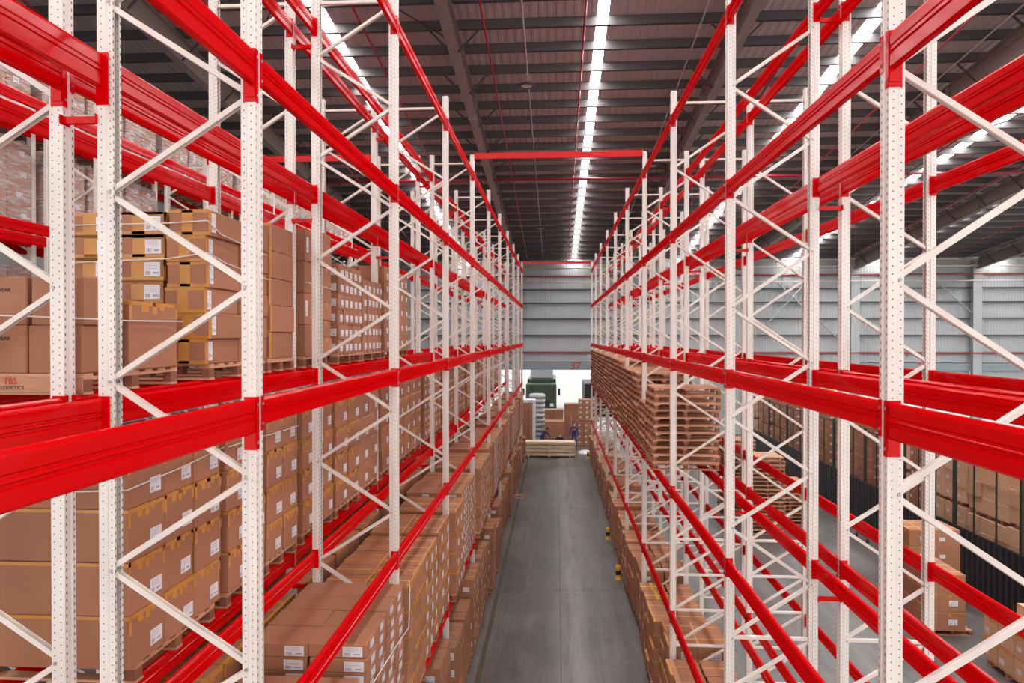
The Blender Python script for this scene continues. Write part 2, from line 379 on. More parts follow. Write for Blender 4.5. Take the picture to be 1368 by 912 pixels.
# diagonal wind bracing beside the columns
for (xa, za, xb, zb) in ((29.6, 8.6, 26.4, 11.6), (21.2, 6.0, 16.0, 10.9), (13.4, 6.0, 18.0, 10.9)):
    ob('wind_brace', MB().tube([(xa, YW - .3, za), (xb, YW - .3, zb)], .05).mesh('wind_brace', M['column'], True), wall)
# ---- left wall
wl = struct('wall_left', MB().box(X0 - .2, X0 - .12, YB, YW, 0, 17.5).mesh('wall_left', M['girt']), 'grey metal side wall behind the far left racks', cat='wall')
for k in range(12):
    ob('wall_panel', MB().box(X0 - .12, X0 - .06, YB, YW, k * 1.25 + .05, k * 1.25 + 1.24).mesh('wall_panel', M['wall_sheet']), wl)
# ---- roof
SKY = [(-6.75, .42), (1.33, .32), (9.15, .45), (17.1, .45), (23.0, .5), (31.3, .5)]
def slope_box(x0, x1, y0, y1, dz0, dz1, mb=None):
    mb = mb or MB(); o = len(mb.v)
    for dz in (dz0, dz1):
        for x, y in ((x0, y0), (x1, y0), (x1, y1), (x0, y1)): mb.v.append((x, y, roofz(y) + dz))
    for q in ((3, 2, 1, 0), (4, 5, 6, 7), (0, 1, 5, 4), (1, 2, 6, 5), (2, 3, 7, 6), (3, 0, 4, 7)): mb.f.append(tuple(o + i for i in q)); mb.mi.append(0)
    return mb
roof_edges = [X0 - .2]
for x, ww in SKY: roof_edges += [x - ww / 2, x + ww / 2]
roof_edges.append(X1)
mb = MB()
for a, bb in zip(roof_edges[::2], roof_edges[1::2]): slope_box(a, bb, YB, YW + .3, 0.03, 0.09, mb)
ceil = struct('ceiling', mb.mesh('ceiling', M['roof_sheet']), 'grey ribbed metal roof underside on dark purlins', cat='ceiling')
for x, ww in SKY:
    ob('skylight', slope_box(x - ww / 2, x + ww / 2, YB, YW + .3, .045, .075).mesh('skylight', M['skylight']), ceil)
pm = {}
for k in range(-20, 25):
    y = 19.75 + k * 1.305
    if y < YB or y > YW - .3: continue
    o = ob('purlin', pm.get('p') or pm.setdefault('p', MB().box(X0, X1, -.035, .035, -.25, 0.03).box(X0, X1, -.035, .06, -.25, -.235).mesh('purlin', M['purlin'])), ceil, (0, y, roofz(y)))
for x in COLX:
    mb = MB(); fb = 1.0
    slope_box(x - .13, x + .13, YB, YW - .1, -fb, -fb + .025, mb); slope_box(x - .13, x + .13, YB, YW - .1, -.28, -.255, mb); slope_box(x - .01, x + .01, YB, YW - .1, -fb + .025, -.28, mb)
    rf = ob('rafter', mb.mesh('rafter', M['rafter']), ceil)
    for k in range(-2, 25, 2):
        y = 19.75 + k * 1.305
        if y > YW - 1: continue
        for s in (-1, 1):
            ob('fly_brace', MB().bar((x + s * .05, y, roofz(y) - .95), (x + s * .75, y, roofz(y) - .22), .05, .05).mesh('fly_brace', M['rod']), rf)
    for y in (24.0, 36.0):
        ob('splice_plate', slope_box(x - .15, x + .15, y - .02, y + .02, -fb - .04, -.25).mesh('splice_plate', M['rafter']), rf)
# sprinkler pipes under the roof
def pipe(pts, r, mat, name='sprinkler_pipe'):
    return ob(name, MB().tube(pts, r, 8).mesh(name, mat, True), ceil)
for x in (-14, -9.2, -5.4, -2.0, .78, 6.9, 11.2, 15.6, 20, 26, 33):
    pipe([(x, 0, roofz(0) - .6), (x, YW - 1, roofz(YW - 1) - .6)], .03, M['red_dark'])
pipe([(X0, 31.2, H + 7.15), (X1, 31.2, H + 7.15)], .05, M['red_dark'])
for x in (-9.2, -5.4, -2.0, .78, 6.9, 11.2):
    pipe([(x, 31.2, H + 7.15), (x, 31.2, roofz(31.2) - .6)], .035, M['red_dark'])
for x in (-.92, 4.05, 12.4, 20.6, 28.5):
    pipe([(x, 0, roofz(0) - .4), (x, YW - 1, roofz(YW - 1) - .4)], .025, M['conduit'], 'conduit')
for (xa, ya, xb, yb) in ((-9, 12, -3.2, 20), (-3.2, 12, -9, 20), (13.4, 20, 21, 32), (13.4, 32, 21, 20), (21.6, 30, 29.5, 42), (-10.9, 9, -3.3, 15)):
    pipe([(xa, ya, roofz(ya) - .35), (xb, yb, roofz(yb) - .35)], .018, M['rod'], 'tie_rod')

# high-bay lamps
def lamp(x, y, z, label):
    t_ = thing('high_bay_lamp', label, 'lamp', (x, y, z), 'round lamps hanging under the roof')
    ob('housing', MB().lathe([(0, .1), (.1, .1), (.13, .06), (.25, .03), (.27, 0), (.25, -.02), (.17, -.02)], 20).mesh('housing', M['lamp_dark'], True), t_)
    ob('diffuser', MB().lathe([(0, -.012), (.17, -.012), (.17, -.004)], 20).mesh('diffuser', M['lamp_glass']), t_)
    ob('stem', MB().tube([(0, 0, .1), (0, 0, roofz(y) - .38 - z)], .012).mesh('stem', M['conduit']), t_)
lamp(-.94, 22, H + 8.05, 'round dark high-bay lamp above aisle, near the top of the photo')
lamp(-.92, 39.3, H + 6.2, 'small round high-bay lamp hanging above the far aisle end')
lamp(4.05, 29.4, H + 7.25, 'round high-bay lamp hanging above the right-hand rack tops')

# ================================================================== RACKS
BAY = 3.9; YF0 = 4.315
LEV = [2.25, 4.44, 6.66, 8.89, 10.92]
TOP = 11.32
DEPTH = 1.055
# upright profile: channel open towards the inside of the frame (local +x)
outer = [(.1, .024), (.1, .0425), (.064, .0425), (.056, .0525), (0, .0525), (0, .02), (.007, .014), (.007, -.014), (0, -.02), (0, -.0525), (.056, -.0525), (.064, -.0425), (.1, -.0425), (.1, -.024)]
def offset(path, d):
    res = []
    for i, p in enumerate(path):
        p = Vector(p); a = Vector(path[max(i - 1, 0)]); c = Vector(path[min(i + 1, len(path) - 1)])
        ns = []
        for u, v in ((a, p), (p, c)):
            e = v - u
            if e.length > 1e-6: e.normalize(); ns.append(Vector((-e.y, e.x)))
        n = sum(ns, Vector((0, 0))) / len(ns); n = n / max(n.length ** 2, .3)
        res.append(p + n * d)
    return [tuple(q) for q in res]
inner = offset(outer, .004)
cen = sum((Vector(p) for p in inner), Vector((0, 0))) / len(inner)
def upright_mesh(h):
    mb = MB(); n = len(outer)
    poly = outer + inner[::-1]
    mb.extrude(poly, lambda p, e: (p[0], p[1], h * e))
    mb.f = mb.f[:-2]; mb.mi = mb.mi[:-2]
    # cap strip top
    N2 = 2 * n
    for i in range(n - 1):
        mb.f.append((N2 + i, N2 + i + 1, N2 + N2 - 2 - i, N2 + N2 - 1 - i)); mb.mi.append(0)
    return mb.mesh('upright', M['upright'], fix=True)
UPR = upright_mesh(TOP)
FOOT = MB().box(-.02, .12, -.085, .085, 0, .008).box(-.004, .0, -.06, .06, 0, .1).mesh('base_plate', M['cream'])
PROT = MB().box(-.03, -.012, -.075, .075, .0, .4).mesh('guard', M['guard_yellow'])
def beam_mesh(h, ln, w_=.05):
    g = .011
    pts = []
    left = [(0, 0.012), (0, .36 * h), (g, .39 * h), (g, .45 * h), (0, .48 * h), (0, .53 * h), (g * .7, .56 * h), (g * .7, .60 * h), (0, .63 * h), (0, .90 * h), (.004, .95 * h), (.012, h)]
    right = [(w_ - x, z) for x, z in reversed(left)]
    poly = [(.01, 0)] + left + right + [(w_ - .01, 0)]
    return MB().extrude(poly, lambda p, e: (p[0], ln * e, p[1])).mesh('beam', M['red'], fix=True)
def conn_mesh(h):
    # L plate: one leg on the upright's side, one on its face; local y=0 is the upright side plane, +y away from the upright
    mb = MB().box(-.005, .078, 0, .005, -h, 0).box(-.005, -.001, -.038, .005, -h, 0)
    mb.box(.0, .06, .005, .012, -h + .03, -.02)
    for i in range(int(h / .05)):
        z = -.03 - i * .05
        mb.box(-.0056, -.005, -.024, -.016, z - .016, z, 1)
    mb.lathe([(0, .0)], 3)
    for z in (-.05, -h + .045):
        mb.box(-.012, -.005, -.026, -.012, z - .008, z + .008, 2)
    return mb.mesh('connector', [M['red'], M['hole'], M['steel']])
CONN = {'n': conn_mesh(.225), 'h': conn_mesh(.34)}
BEAM = {}
def get_beam(h, ln):
    k = (h, round(ln, 3))
    if k not in BEAM: BEAM[k] = beam_mesh(h, ln)
    return BEAM[k]
BR = {}
def brace_mesh(dx, dz):
    k = (round(dx, 3), round(dz, 3))
    if k not in BR:
        mb = MB(); d = Vector((dx, 0, dz)).normalized(); nrm_ = Vector((-d.z, 0, d.x))
        # channel: web + two flanges, open downwards
        ln = math.hypot(dx, dz); c = [(-.021, -.017), (-.021, .017), (-.014, .021), (.014, .021), (.021, .017), (.021, -.017), (.017, -.017), (.017, .014), (.008, .017), (-.008, .017), (-.017, .014), (-.017, -.017)]
        mb.extrude(c, lambda p, e: tuple(d * (ln * e) + Vector((0, 1, 0)) * p[0] + nrm_ * p[1]))
        BR[k] = mb.mesh('brace', M['cream'], fix=True)
    return BR[k]
BOLT = MB().tube([(0, -.012, 0), (0, 0, 0)], .011, 6).mesh('bolt', M['steel'])

def build_rack(name, label, xf, sg, frames, levels, node, pitch, heavy_first=True, detail=True, skip=(), spacer=None, first_dir=1):
    """xf: aisle face, sg: +1 extends towards +X, -1 towards -X"""
    root = thing(name, label, 'pallet rack', (xf, frames[0], 0))
    rz = 0 if sg > 0 else math.pi
    for i, y in enumerate(frames):
        yy = y - frames[0]
        ob('upright', UPR, root, (0, yy, 0), (0, 0, rz))
        ob('upright', UPR, root, (sg * DEPTH, yy, 0), (0, 0, math.pi - rz))
        ob('base_plate', FOOT, root, (0, yy, 0), (0, 0, rz)); ob('base_plate', FOOT, root, (sg * DEPTH, yy, 0), (0, 0, math.pi - rz))
        xa, xb = .075, DEPTH - .075
        z = node
        while z - pitch > 2.3: z -= pitch
        zb = z
        def br(x_, z_, dx, dz): ob('brace', brace_mesh(sg * dx, dz), root, (sg * x_, yy, z_))
        while z < TOP - .35:
            br(xa, z + .02, xb - xa, pitch / 2 - .04)
            if z + pitch < TOP - .15: br(xb, z + pitch / 2 + .02, xa - xb, pitch / 2 - .04)
            z += pitch
        br(xa, TOP - .2, xb - xa, 0)
        z = zb; k = 0
        while z > .4:
            br(xa, z, xb - xa, 0)
            if z - .62 > .1: br(xa, z - .62 + .02, xb - xa, .58)
            z -= .62
        if detail and i in (1, 2):
            z = zb
            while z < TOP:
                ob('bolt', BOLT, root, (sg * .075, yy - .0425, z)); ob('bolt', BOLT, root, (sg * (DEPTH - .075), yy - .0425, z + pitch / 2)); z += pitch
    for i, (ya, yb) in enumerate(zip(frames, frames[1:])):
        hv = heavy_first and i == 0
        h = .22 if hv else .18; ln = yb - ya - .105
        for li, zt in enumerate(levels):
            if (i, li) in skip: continue
            for rear in (0, 1):
                x = sg * (DEPTH if rear else 0)
                flip = (sg > 0) == (not rear)          # inward is +x
                bo = ob('beam', get_beam(h, ln), root, (x if flip else x - .05, ya - frames[0] + .0525, zt - .012 - h))
                if detail:
                    for e in (0, 1):
                        c = ob('connector', CONN['h' if hv else 'n'], bo)
                        # connector local +x is inward, +y away from its upright
                        yl = 0 if e == 0 else ln
                        c.location = ((0 if flip else .05), yl, h + .012)
                        c.scale = (1 if flip else -1, 1 if e == 0 else -1, 1)
    if spacer:
        gap, zs = spacer
        sm = MB().box(0, gap, -.02, .02, -.022, .022).box(-.004, 0, -.05, .05, -.03, .03).box(gap, gap + .004, -.05, .05, -.03, .03).mesh('row_spacer', M['red'])
        for y in frames[1:]:
            for z in zs:
                ob('row_spacer', sm, root, (sg * DEPTH if sg > 0 else -DEPTH - gap, y - frames[0] - .03, z))
    return root
FR = [-.7] + [YF0 + BAY * k for k in range(10)]
SPZ = [3.98, 6.2, 8.46, 10.58]
XL1, XL2, XR1, XR2, XL3, XL4 = -1.92, -3.21, 2.0, 3.31, -8.4, -9.69
build_rack('pallet_rack', 'white and red pallet rack lining the left side of aisle, mostly empty upper levels', XL1, -1, FR, LEV, H + .32, 1.235, spacer=(.235, SPZ))
build_rack('pallet_rack', 'white and red pallet rack back-to-back behind the left aisle rack, holding cartons', XL2, -1, FR, LEV, H + .32, 1.235)
build_rack('pallet_rack', 'white and red pallet rack lining the right side of aisle, holding empty pallets', XR1, 1, FR, LEV, H + .34, 1.3, spacer=(.255, [3.98, 6.2, 8.54, 10.72]))
build_rack('pallet_rack', 'empty white and red pallet rack back-to-back behind the right aisle rack', XR2, 1, FR, LEV, H + .34, 1.3)
build_rack('pallet_rack', 'red and white pallet rack across the next aisle on far left', XL3, -1, FR[1:9], LEV[1:], H + .32, 1.235, heavy_first=False, detail=False)
build_rack('pallet_rack', 'furthest left pallet rack carrying film-wrapped cartons on its upper levels', XL4, -1, FR[1:9], LEV[1:], H + .32, 1.235, heavy_first=False, detail=False)
# portal ties over the aisles
TIE = lambda xa, xb: MB().extrude([(0, 0), (0, .13), (.005, .14), (.045, .14), (.05, .13), (.05, 0)], lambda p, e: ((xa, xb)[e], p[0] - .025, p[1])).mesh('tie_beam', M['red'], fix=True)
for xa, xb, k, lab in ((XL1, XR1, 3, 'red tie beam spanning the aisle between the rack tops'), (XL1, XR1, 9, 'red tie beam spanning the far end of aisle before the end wall'),
                      (XL3, XL2 - DEPTH, 3, 'red tie beam bridging from the left racks to the far left rack')):
    t_ = thing('tie_beam', lab, 'beam', ((xa + xb) / 2, YF0 + BAY * k, 11.22), 'portal ties')
    ob('beam', TIE(-(xb - xa) / 2, (xb - xa) / 2), t_)
    for s in (-1, 1): ob('end_plate', MB().box(s * (xb - xa) / 2 - .004, s * (xb - xa) / 2 + .004, -.05, .05, -.03, .17).mesh('end_plate', M['red']), t_)
# upright guards on the right-hand aisle
GUARD = MB().lathe([(0, .4), (.06, .4), (.07, .38), (.07, .27)], 12).lathe([(.071, .27), (.071, .14)], 12, mi=1).lathe([(.07, .14), (.07, 0), (.09, 0)], 12)
gm = GUARD.mesh('upright_guard', [M['guard_yellow'], M['black']], True)
for n_, (x, y, lab) in enumerate(((1.80, YF0 + BAY * 4, 'nearest yellow and black guard post at the right rack foot'), (1.80, YF0 + BAY * 5, 'second yellow and black guard post at the right rack foot'),
                    (1.84, YF0 + BAY * 9 + .15, 'far yellow and black guard post at the aisle end'), (3.2, YF0 + BAY * 4, 'yellow and black guard post between the right-hand racks'),
                    (3.2, YF0 + BAY * 3, 'yellow guard post between right racks, nearer the camera'))):
    tag(ob('upright_guard', gm, None, (x, y, 0)), lab, 'guard post', 'yellow and black upright guards')

# ================================================================== PALLETS
def pallet_parts(wx, wy, h=.145):
    """block pallet: seven top boards along x, three runners along y, nine blocks, three bottom boards"""
    t_ = .02; P = {}
    P['top_board'] = (MB().box(-wx / 2, wx / 2, -.05, .05, -t_, 0).mesh('top_board', M['wood']), [(0, -wy / 2 + .05 + i * (wy - .1) / 6, h) for i in range(7)])
    P['runner'] = (MB().box(-.05, .05, -wy / 2, wy / 2, -t_, 0).mesh('runner', M['wood']), [(-wx / 2 + .05 + i * (wx - .1) / 2, 0, h - t_) for i in range(3)])
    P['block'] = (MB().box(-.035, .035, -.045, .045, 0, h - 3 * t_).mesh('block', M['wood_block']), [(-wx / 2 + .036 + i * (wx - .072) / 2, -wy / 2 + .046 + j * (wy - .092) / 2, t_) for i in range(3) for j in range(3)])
    P['bottom_board'] = (MB().box(-wx / 2, wx / 2, -.05, .05, 0, t_).mesh('bottom_board', M['wood']), [(0, -wy / 2 + .05 + j * (wy - .1) / 2, 0) for j in range(3)])
    return P
PAL = {}
PSTUFF = MB()
def pallet(x, y, z, wx, wy, label, group, parts=False, rot=0, hidden=False):
    k = (round(wx, 2), round(wy, 2))
    if k not in PAL:
        P = pallet_parts(wx, wy); mb = MB()
        for nm, (me, locs) in P.items():
            vv = [v.co for v in me.vertices]
            x0, x1 = min(v.x for v in vv), max(v.x for v in vv); y0, y1 = min(v.y for v in vv), max(v.y for v in vv); z0, z1 = min(v.z for v in vv), max(v.z for v in vv)
            for l in locs: mb.box(x0 + l[0], x1 + l[0], y0 + l[1], y1 + l[1], z0 + l[2], z1 + l[2], 1 if nm == 'block' else 0)
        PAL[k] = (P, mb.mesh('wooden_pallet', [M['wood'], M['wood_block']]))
    P, one = PAL[k]
    if hidden:
        for nm, (me, locs) in P.items():
            vv = [v.co for v in me.vertices]
            x0, x1 = min(v.x for v in vv) + x, max(v.x for v in vv) + x; y0, y1 = min(v.y for v in vv) + y, max(v.y for v in vv) + y; z0, z1 = min(v.z for v in vv) + z, max(v.z for v in vv) + z
            for l in locs: PSTUFF.box(x0 + l[0], x1 + l[0], y0 + l[1], y1 + l[1], z0 + l[2], z1 + l[2], 1 if nm == 'block' else 0)
        return
    if not parts:
        return tag(ob('wooden_pallet', one, None, (x, y, z), (0, 0, rot)), label, 'pallet', group)
    t_ = thing('wooden_pallet', label, 'pallet', (x, y, z), group, rot)
    for nm, (me, locs) in P.items():
        for l in locs: ob(nm, me, t_, l)
    return t_

# ================================================================== CARTONS
CM = {}
def carton_meshes(bx, by, bz, sx, style):
    """carton of size bx,by,bz; sx: +1 when its aisle side faces +X. returns body, tape, label meshes (origin at base centre)"""
    k = (round(bx, 3), round(by, 3), round(bz, 3), sx, style)
    if k in CM: return CM[k]
    e = .0022; X, Y, Z = bx / 2, by / 2, bz
    body = MB().box(-X, X, -Y, Y, 0, Z).mesh('carton', M['carton_pale' if 'p' in style else 'carton'], bevel=min(.008, bz * .06))
    tm = M['tape_clear'] if 'c' in style else M['tape_yellow'] if 'y' in style else M['tape_green'] if 'g' in style else M['tape']
    tape = MB()
    s = sx; wd = .028
    if 'x' in style:      # seam along x
        tape.box(-X - e, X + e, -wd, wd, Z, Z + e); tape.box(s * (X + e) if s < 0 else X, s * X if s < 0 else X + e, -wd, wd, Z - min(.09, bz * .3), Z)
    if 'l' in style:      # seam along y
        tape.box(-wd, wd, -Y - e, Y + e, Z, Z + e); tape.box(-wd, wd, -Y - e, -Y, Z - min(.1, bz * .35), Z)
    if 'e' in style:      # taped edges on the aisle side and the near side
        a, b_ = (X, X + e) if s > 0 else (-X - e, -X)
        tape.box(a, b_, -Y, Y, Z - .03, Z + e); tape.box(min(s * X, s * (X - .035)), max(s * X, s * (X - .035)), -Y, Y, Z, Z + e)
        tape.box(a, b_, -Y * .55, -Y * .25, Z - min(.08, bz * .3), Z - .03); tape.box(a, b_, Y * .2, Y * .42, Z - min(.06, bz * .25), Z - .03)
        tape.box(a, b_, -Y - e, -Y + .03, Z - min(.14, bz * .4), Z); tape.box(a, b_, Y - .03, Y, Z - min(.12, bz * .4), Z)
        tape.box(-X, X, -Y - e, -Y, Z - .025, Z)
    if 'b' in style:      # wide amber bands on the near face
        tape.box(-X * .35, X * .2, -Y - e, -Y, bz * .02, bz * .98); tape.box(-X, X, -Y - e, -Y, Z - .03, Z); tape.box(-X, X, -Y - e, -Y, 0, .03)
        a, b_ = (X, X + e) if s > 0 else (-X - e, -X); tape.box(a, b_, -Y, -Y + .05, 0, Z)
    if 'q' in style:      # two straps round the carton along x
        for yy in (-Y * .3,):
            tape.box(-X - e, X + e, yy - .008, yy + .008, Z, Z + e)
            a, b_ = (X, X + e) if s > 0 else (-X - e, -X); tape.box(a, b_, yy - .008, yy + .008, 0, Z)
    tape = tape.mesh('tape', tm) if tape.v else None
    labs = []; lw, lh = min(.15, by * .36), min(.12, bz * .62)
    if '1' in style or '2' in style:
        xx = s * (X + .0035); yc = Y - lw / 2 - by * .1; zc = bz * .32
        if '2' in style: zc = bz * .5; yc = 0
        yy0, yy1 = (yc - lw / 2, yc + lw / 2) if s > 0 else (yc + lw / 2, yc - lw / 2)
        labs.append(MB().quad([(xx, yy0, zc - lh / 2), (xx, yy1, zc - lh / 2), (xx, yy1, zc + lh / 2), (xx, yy0, zc + lh / 2)]))
    if '3' in style or '2' in style:
        lw2 = min(.2, bx * .34); xc = X - lw2 / 2 - bx * .06 if s > 0 else X * .2; zc = bz * .48; lh2 = min(.13, bz * .72)
        labs.append(MB().quad([(xc - lw2 / 2, -Y - .0035, zc - lh2 / 2), (xc + lw2 / 2, -Y - .0035, zc - lh2 / 2), (xc + lw2 / 2, -Y - .0035, zc + lh2 / 2), (xc - lw2 / 2, -Y - .0035, zc + lh2 / 2)]))
    if '4' in style:      # upright label on the aisle side near the close corner
        xx = s * (X + .0035); yc = -Y + by * .14; zc = bz * .52; lw3, lh3 = .075, min(.19, bz * .75)
        yy0, yy1 = (yc - lw3 / 2, yc + lw3 / 2) if s > 0 else (yc + lw3 / 2, yc - lw3 / 2)
        labs.append(MB().quad([(xx, yy0, zc - lh3 / 2), (xx, yy1, zc - lh3 / 2), (xx, yy1, zc + lh3 / 2), (xx, yy0, zc + lh3 / 2)]))
    lab = [q.mesh('shipping_label', M['label']) for q in labs]
    CM[k] = (body, tape, lab); return CM[k]

fw = Vector((-math.sin(math.atan(58.8 / 912)), math.cos(math.atan(58.8 / 912)), 0)); rt = Vector((fw.y, -fw.x, 0))
def px(p):
    p = Vector(p) - Vector((0, 0, H)); d = p.dot(fw)
    if d < .3: return None
    return 684 + 912 * p.dot(rt) / d, 449 - 912 * p.z / d
BOX = []       # every carton: dict
def area(c, d):
    pts = [px((c[0] + sx * d[0] / 2, c[1] + sy * d[1] / 2, c[2] + sz * d[2])) for sx in (-1, 1) for sy in (-1, 1) for sz in (0, 1)]
    if any(p is None for p in pts): return 0
    x0 = max(0, min(p[0] for p in pts)); x1 = min(1368, max(p[0] for p in pts)); y0 = max(0, min(p[1] for p in pts)); y1 = min(912, max(p[1] for p in pts))
    return max(0, x1 - x0) * max(0, y1 - y0)
def load(where, xface, sx, y0, z0, ncol, ndeep, nrow, dim, style, prio=1.0, kind='brown carton', jit=.006, drop=(), near=True, styles=None, pal=True, palx=1.2, palp=False, group='cartons stacked on pallets', palr=None, paly=None):
    """a pallet load; rows rise, columns run away from the camera, depth runs away from the aisle. sx=+1: aisle lies towards +X"""
    bx, by, bz = dim
    rr = random.Random(hash((round(xface, 2), round(y0, 2), round(z0, 2))) & 0xffff)
    if pal:
        ly = max(1.0, min(1.2, ncol * by)) if palr is None else palr
        pallet(xface - sx * (palx / 2 + .015), y0 + (ncol * by / 2 if paly is None else paly), z0, palx, ly, 'wooden pallet under the ' + where, 'pallets under carton loads', parts=palp, hidden=prio < .5 or 'floor under' in where or y0 > 22 or 'behind fence' in where)
        z0 = z0 + .146
    for r_ in range(nrow):
        for c in range(ncol):
            for d in range(ndeep):
                if (r_, c, d) in drop: continue
                if d > 0 and r_ < nrow - 1 and not (c == 0 and near): continue
                gx, gy = .013, .013
                cx = xface - sx * (bx * (d + .5)) + rr.uniform(-jit, jit) * 1.6; cy = y0 + by * (c + .5) + rr.uniform(-jit, jit)
                st = styles(r_, c, d) if styles else style
                exposed = 1.0 if d == 0 else (.55 if r_ == nrow - 1 else .35)
                BOX.append(dict(c=(cx, cy, z0 + r_ * (bz + .002)), d=(bx - gx, by - gy, bz), sx=sx, st=st, rot=rr.uniform(-.012, .012),
                                lab=(kind, r_ + 1, nrow, c + 1, d, where), group=group, w=prio * exposed))

Z = lambda l: LEV[l - 1] - .011
# --- left back rack, second level (row of cartons behind the aisle rack)
A2 = 'left back rack second level'
load('first load, ' + A2, -3.15, 1, 4.83, Z(2), 3, 2, 4, (.52, .47, .395), 'ex1', kind='brown carton', palp=True)
load('second load, ' + A2, -3.15, 1, 6.36, Z(2), 2, 2, 4, (.52, .43, .39), 'ex1', palr=.86)
load('third load, ' + A2, -3.15, 1, 7.26, Z(2), 2, 2, 4, (.52, .44, .40), 'ex1', palr=.88)
n = 4
for k in range(1, 9):
    for j in range(3):
        y = YF0 + BAY * k + .13 + j * 1.235
        rr = random.Random(k * 10 + j)
        cfg = rr.choice([(3, .385, 4, .39), (2, .575, 4, .40), (3, .39, 5, .325), (2, .58, 4, .385)])
        load(f'{ordn(n)} load, ' + A2, -3.15 + rr.uniform(-.03, .02), 1, y, Z(2), cfg[0], 2, cfg[2], (.52, cfg[1], cfg[3]), rr.choice(['ex1', 'e1', 'ec1', 'ex1']), prio=.8 if k < 6 else .3)
        n += 1
# --- left back rack, third level
A3 = 'left back rack third level'
load('first load, ' + A3, -3.19, 1, 4.43, Z(3), 1, 3, 2, (.40, .42, .33), 'xc', kind='plain printed carton', palp=True, palr=1.15, paly=.585)
load('large box load, ' + A3, -3.17, 1, 4.9, Z(3) + .146, 1, 1, 1, (.85, .66, .52), 'xe', kind='large plain carton', pal=False)
def stB(r_, c, d): return ('b4' if c == 0 else '4l') if d == 0 else 'be3'
load('second load, ' + A3, -3.15, 1, 5.99, Z(3), 2, 1, 6, (.38, .66, .232), '4', styles=stB, near=True, kind='flat taped carton', palp=True, jit=.016)
load('raised column, second load, ' + A3, -3.55, 1, 5.99, Z(3) + .146 + .56, 1, 2, 4, (.46, .6, .205), 'be3', pal=False, kind='small taped carton')
load('second load inner stack, ' + A3, -3.55, 1, 6.0, Z(3) + .146, 1, 1, 2, (.92, .6, .278), 'b', pal=False, kind='wide taped carton')
load('third load, ' + A3, -3.15, 1, 7.35, Z(3), 1, 2, 5, (.5, .70, .30), 'b', kind='amber taped carton', palr=.75)
load('fourth load, ' + A3, -3.15, 1, 8.42, Z(3), 1, 2, 4, (.5, .45, .40), 'c4', kind='tall carton', palr=.9, paly=.41, styles=lambda r, c, d: 'c4' if r % 2 else 'c')
load('fifth load, ' + A3, -3.13, 1, 8.95, Z(3) + .146, 1, 2, 7, (.5, .42, .235), 'bx', pal=False, kind='amber taped carton')
load('sixth load, ' + A3, -3.11, 1, 9.6, Z(3), 5, 3, 6, (.36, .235, .215), '2c', kind='small labelled carton', palr=1.2)
load('seventh load, ' + A3, -3.11, 1, 10.86, Z(3), 5, 3, 5, (.36, .235, .235), '2c', kind='small labelled carton', palr=1.2)
load('eighth load, ' + A3, -3.13, 1, 12.3, Z(3), 3, 2, 6, (.5, .37, .255), '1c', kind='labelled carton')
load('ninth load, ' + A3, -3.13, 1, 13.45, Z(3), 2, 2, 5, (.5, .42, .30), '1', kind='labelled carton', palr=.9)
# --- left back rack, first level: mostly hidden
for k in range(0, 6):
    for j in range(3):
        load(f'{ordn(k * 3 + j + 1)} load, left back rack first level', -3.13, 1, YF0 + BAY * k + .13 + j * 1.235, Z(1), 2, 2, 5, (.52, .57, .31), 'xe3', prio=.12 if k else .5)
# --- left aisle rack, first level
A1 = 'left aisle rack first level'
load('first load, ' + A1, -1.86, 1, 4.95, Z(1), 3, 2, 5, (.56, .46, .285), 'xl3', palr=1.2)
load('second load, ' + A1, -1.84, 1, 6.52, Z(1), 4, 2, 12, (.59, .415, .136), '23', kind='flat labelled carton', palr=1.2, jit=.01)
n = 3
for k in range(1, 9):
    for j in range(3):
        rr = random.Random(500 + k * 10 + j)
        y = YF0 + BAY * k + .13 + j * 1.235
        ch = [(3, .38, 6, .245, 'xe1'), (2, .57, 5, .30, 'ex1'), (3, .385, 5, .31, 'xe'), (4, .29, 11, .138, '23'), (3, .38, 4, .37, 'ex1')]
        cfg = ch[3] if (k, j) in ((2, 1), (4, 0), (5, 2), (6, 1)) else ch[[0, 1, 4, 2][(k * 3 + j) % 4]]
        load(f'{ordn(n)} load, ' + A1, -1.84 + rr.uniform(-.04, .05), 1, y, Z(1), cfg[0], 2, cfg[2], (.56, cfg[1], cfg[3]), cfg[4], prio=1.0 if k < 4 else .5,
             kind='flat labelled carton' if cfg[3] < .15 else 'brown carton', near=cfg[3] < .15 or j == 0)
        n += 1
# --- left aisle, floor
n = 1
for k in range(1, 9):
    for j in range(3):
        rr = random.Random(900 + k * 10 + j)
        y = YF0 + BAY * k + .15 + j * 1.23
        cfg = rr.choice([(3, .38, 4, .40, 'xe1'), (2, .56, 4, .36, 'xe3'), (3, .37, 5, .31, 'gq3'), (2, .5, 3, .45, 'ex1')])
        load(f'{ordn(n)} load, floor under left aisle rack', -1.82 + rr.uniform(-.06, .12), 1, y, 0.002, cfg[0], 2, cfg[2] - (rr.random() < .3), (.55, cfg[1], cfg[3]), cfg[4] + ('3' if '3' not in cfg[4] else ''), prio=.7 if k > 1 else .05, near=True)
        n += 1
# --- right aisle, floor
n = 1
for k in range(1, 9):
    for j in range(3):
        rr = random.Random(1300 + k * 10 + j)
        y = YF0 + BAY * k + .15 + j * 1.23
        cfg = rr.choice([(3, .38, 4, .33, 'xl1e'), (2, .55, 4, .35, 'xe3'), (3, .37, 5, .27, 'gq3'), (2, .5, 3, .42, 'ylx1'), (2, .56, 5, .26, 'xe3')])
        load(f'{ordn(n)} load, floor under right aisle rack', 1.97 - rr.uniform(-.05, .08), -1, y, 0.002, cfg[0], 2, cfg[2], (.54, cfg[1], cfg[3]), cfg[4], prio=.8 if k > 1 else .6, near=True, jit=.02)
        n += 1
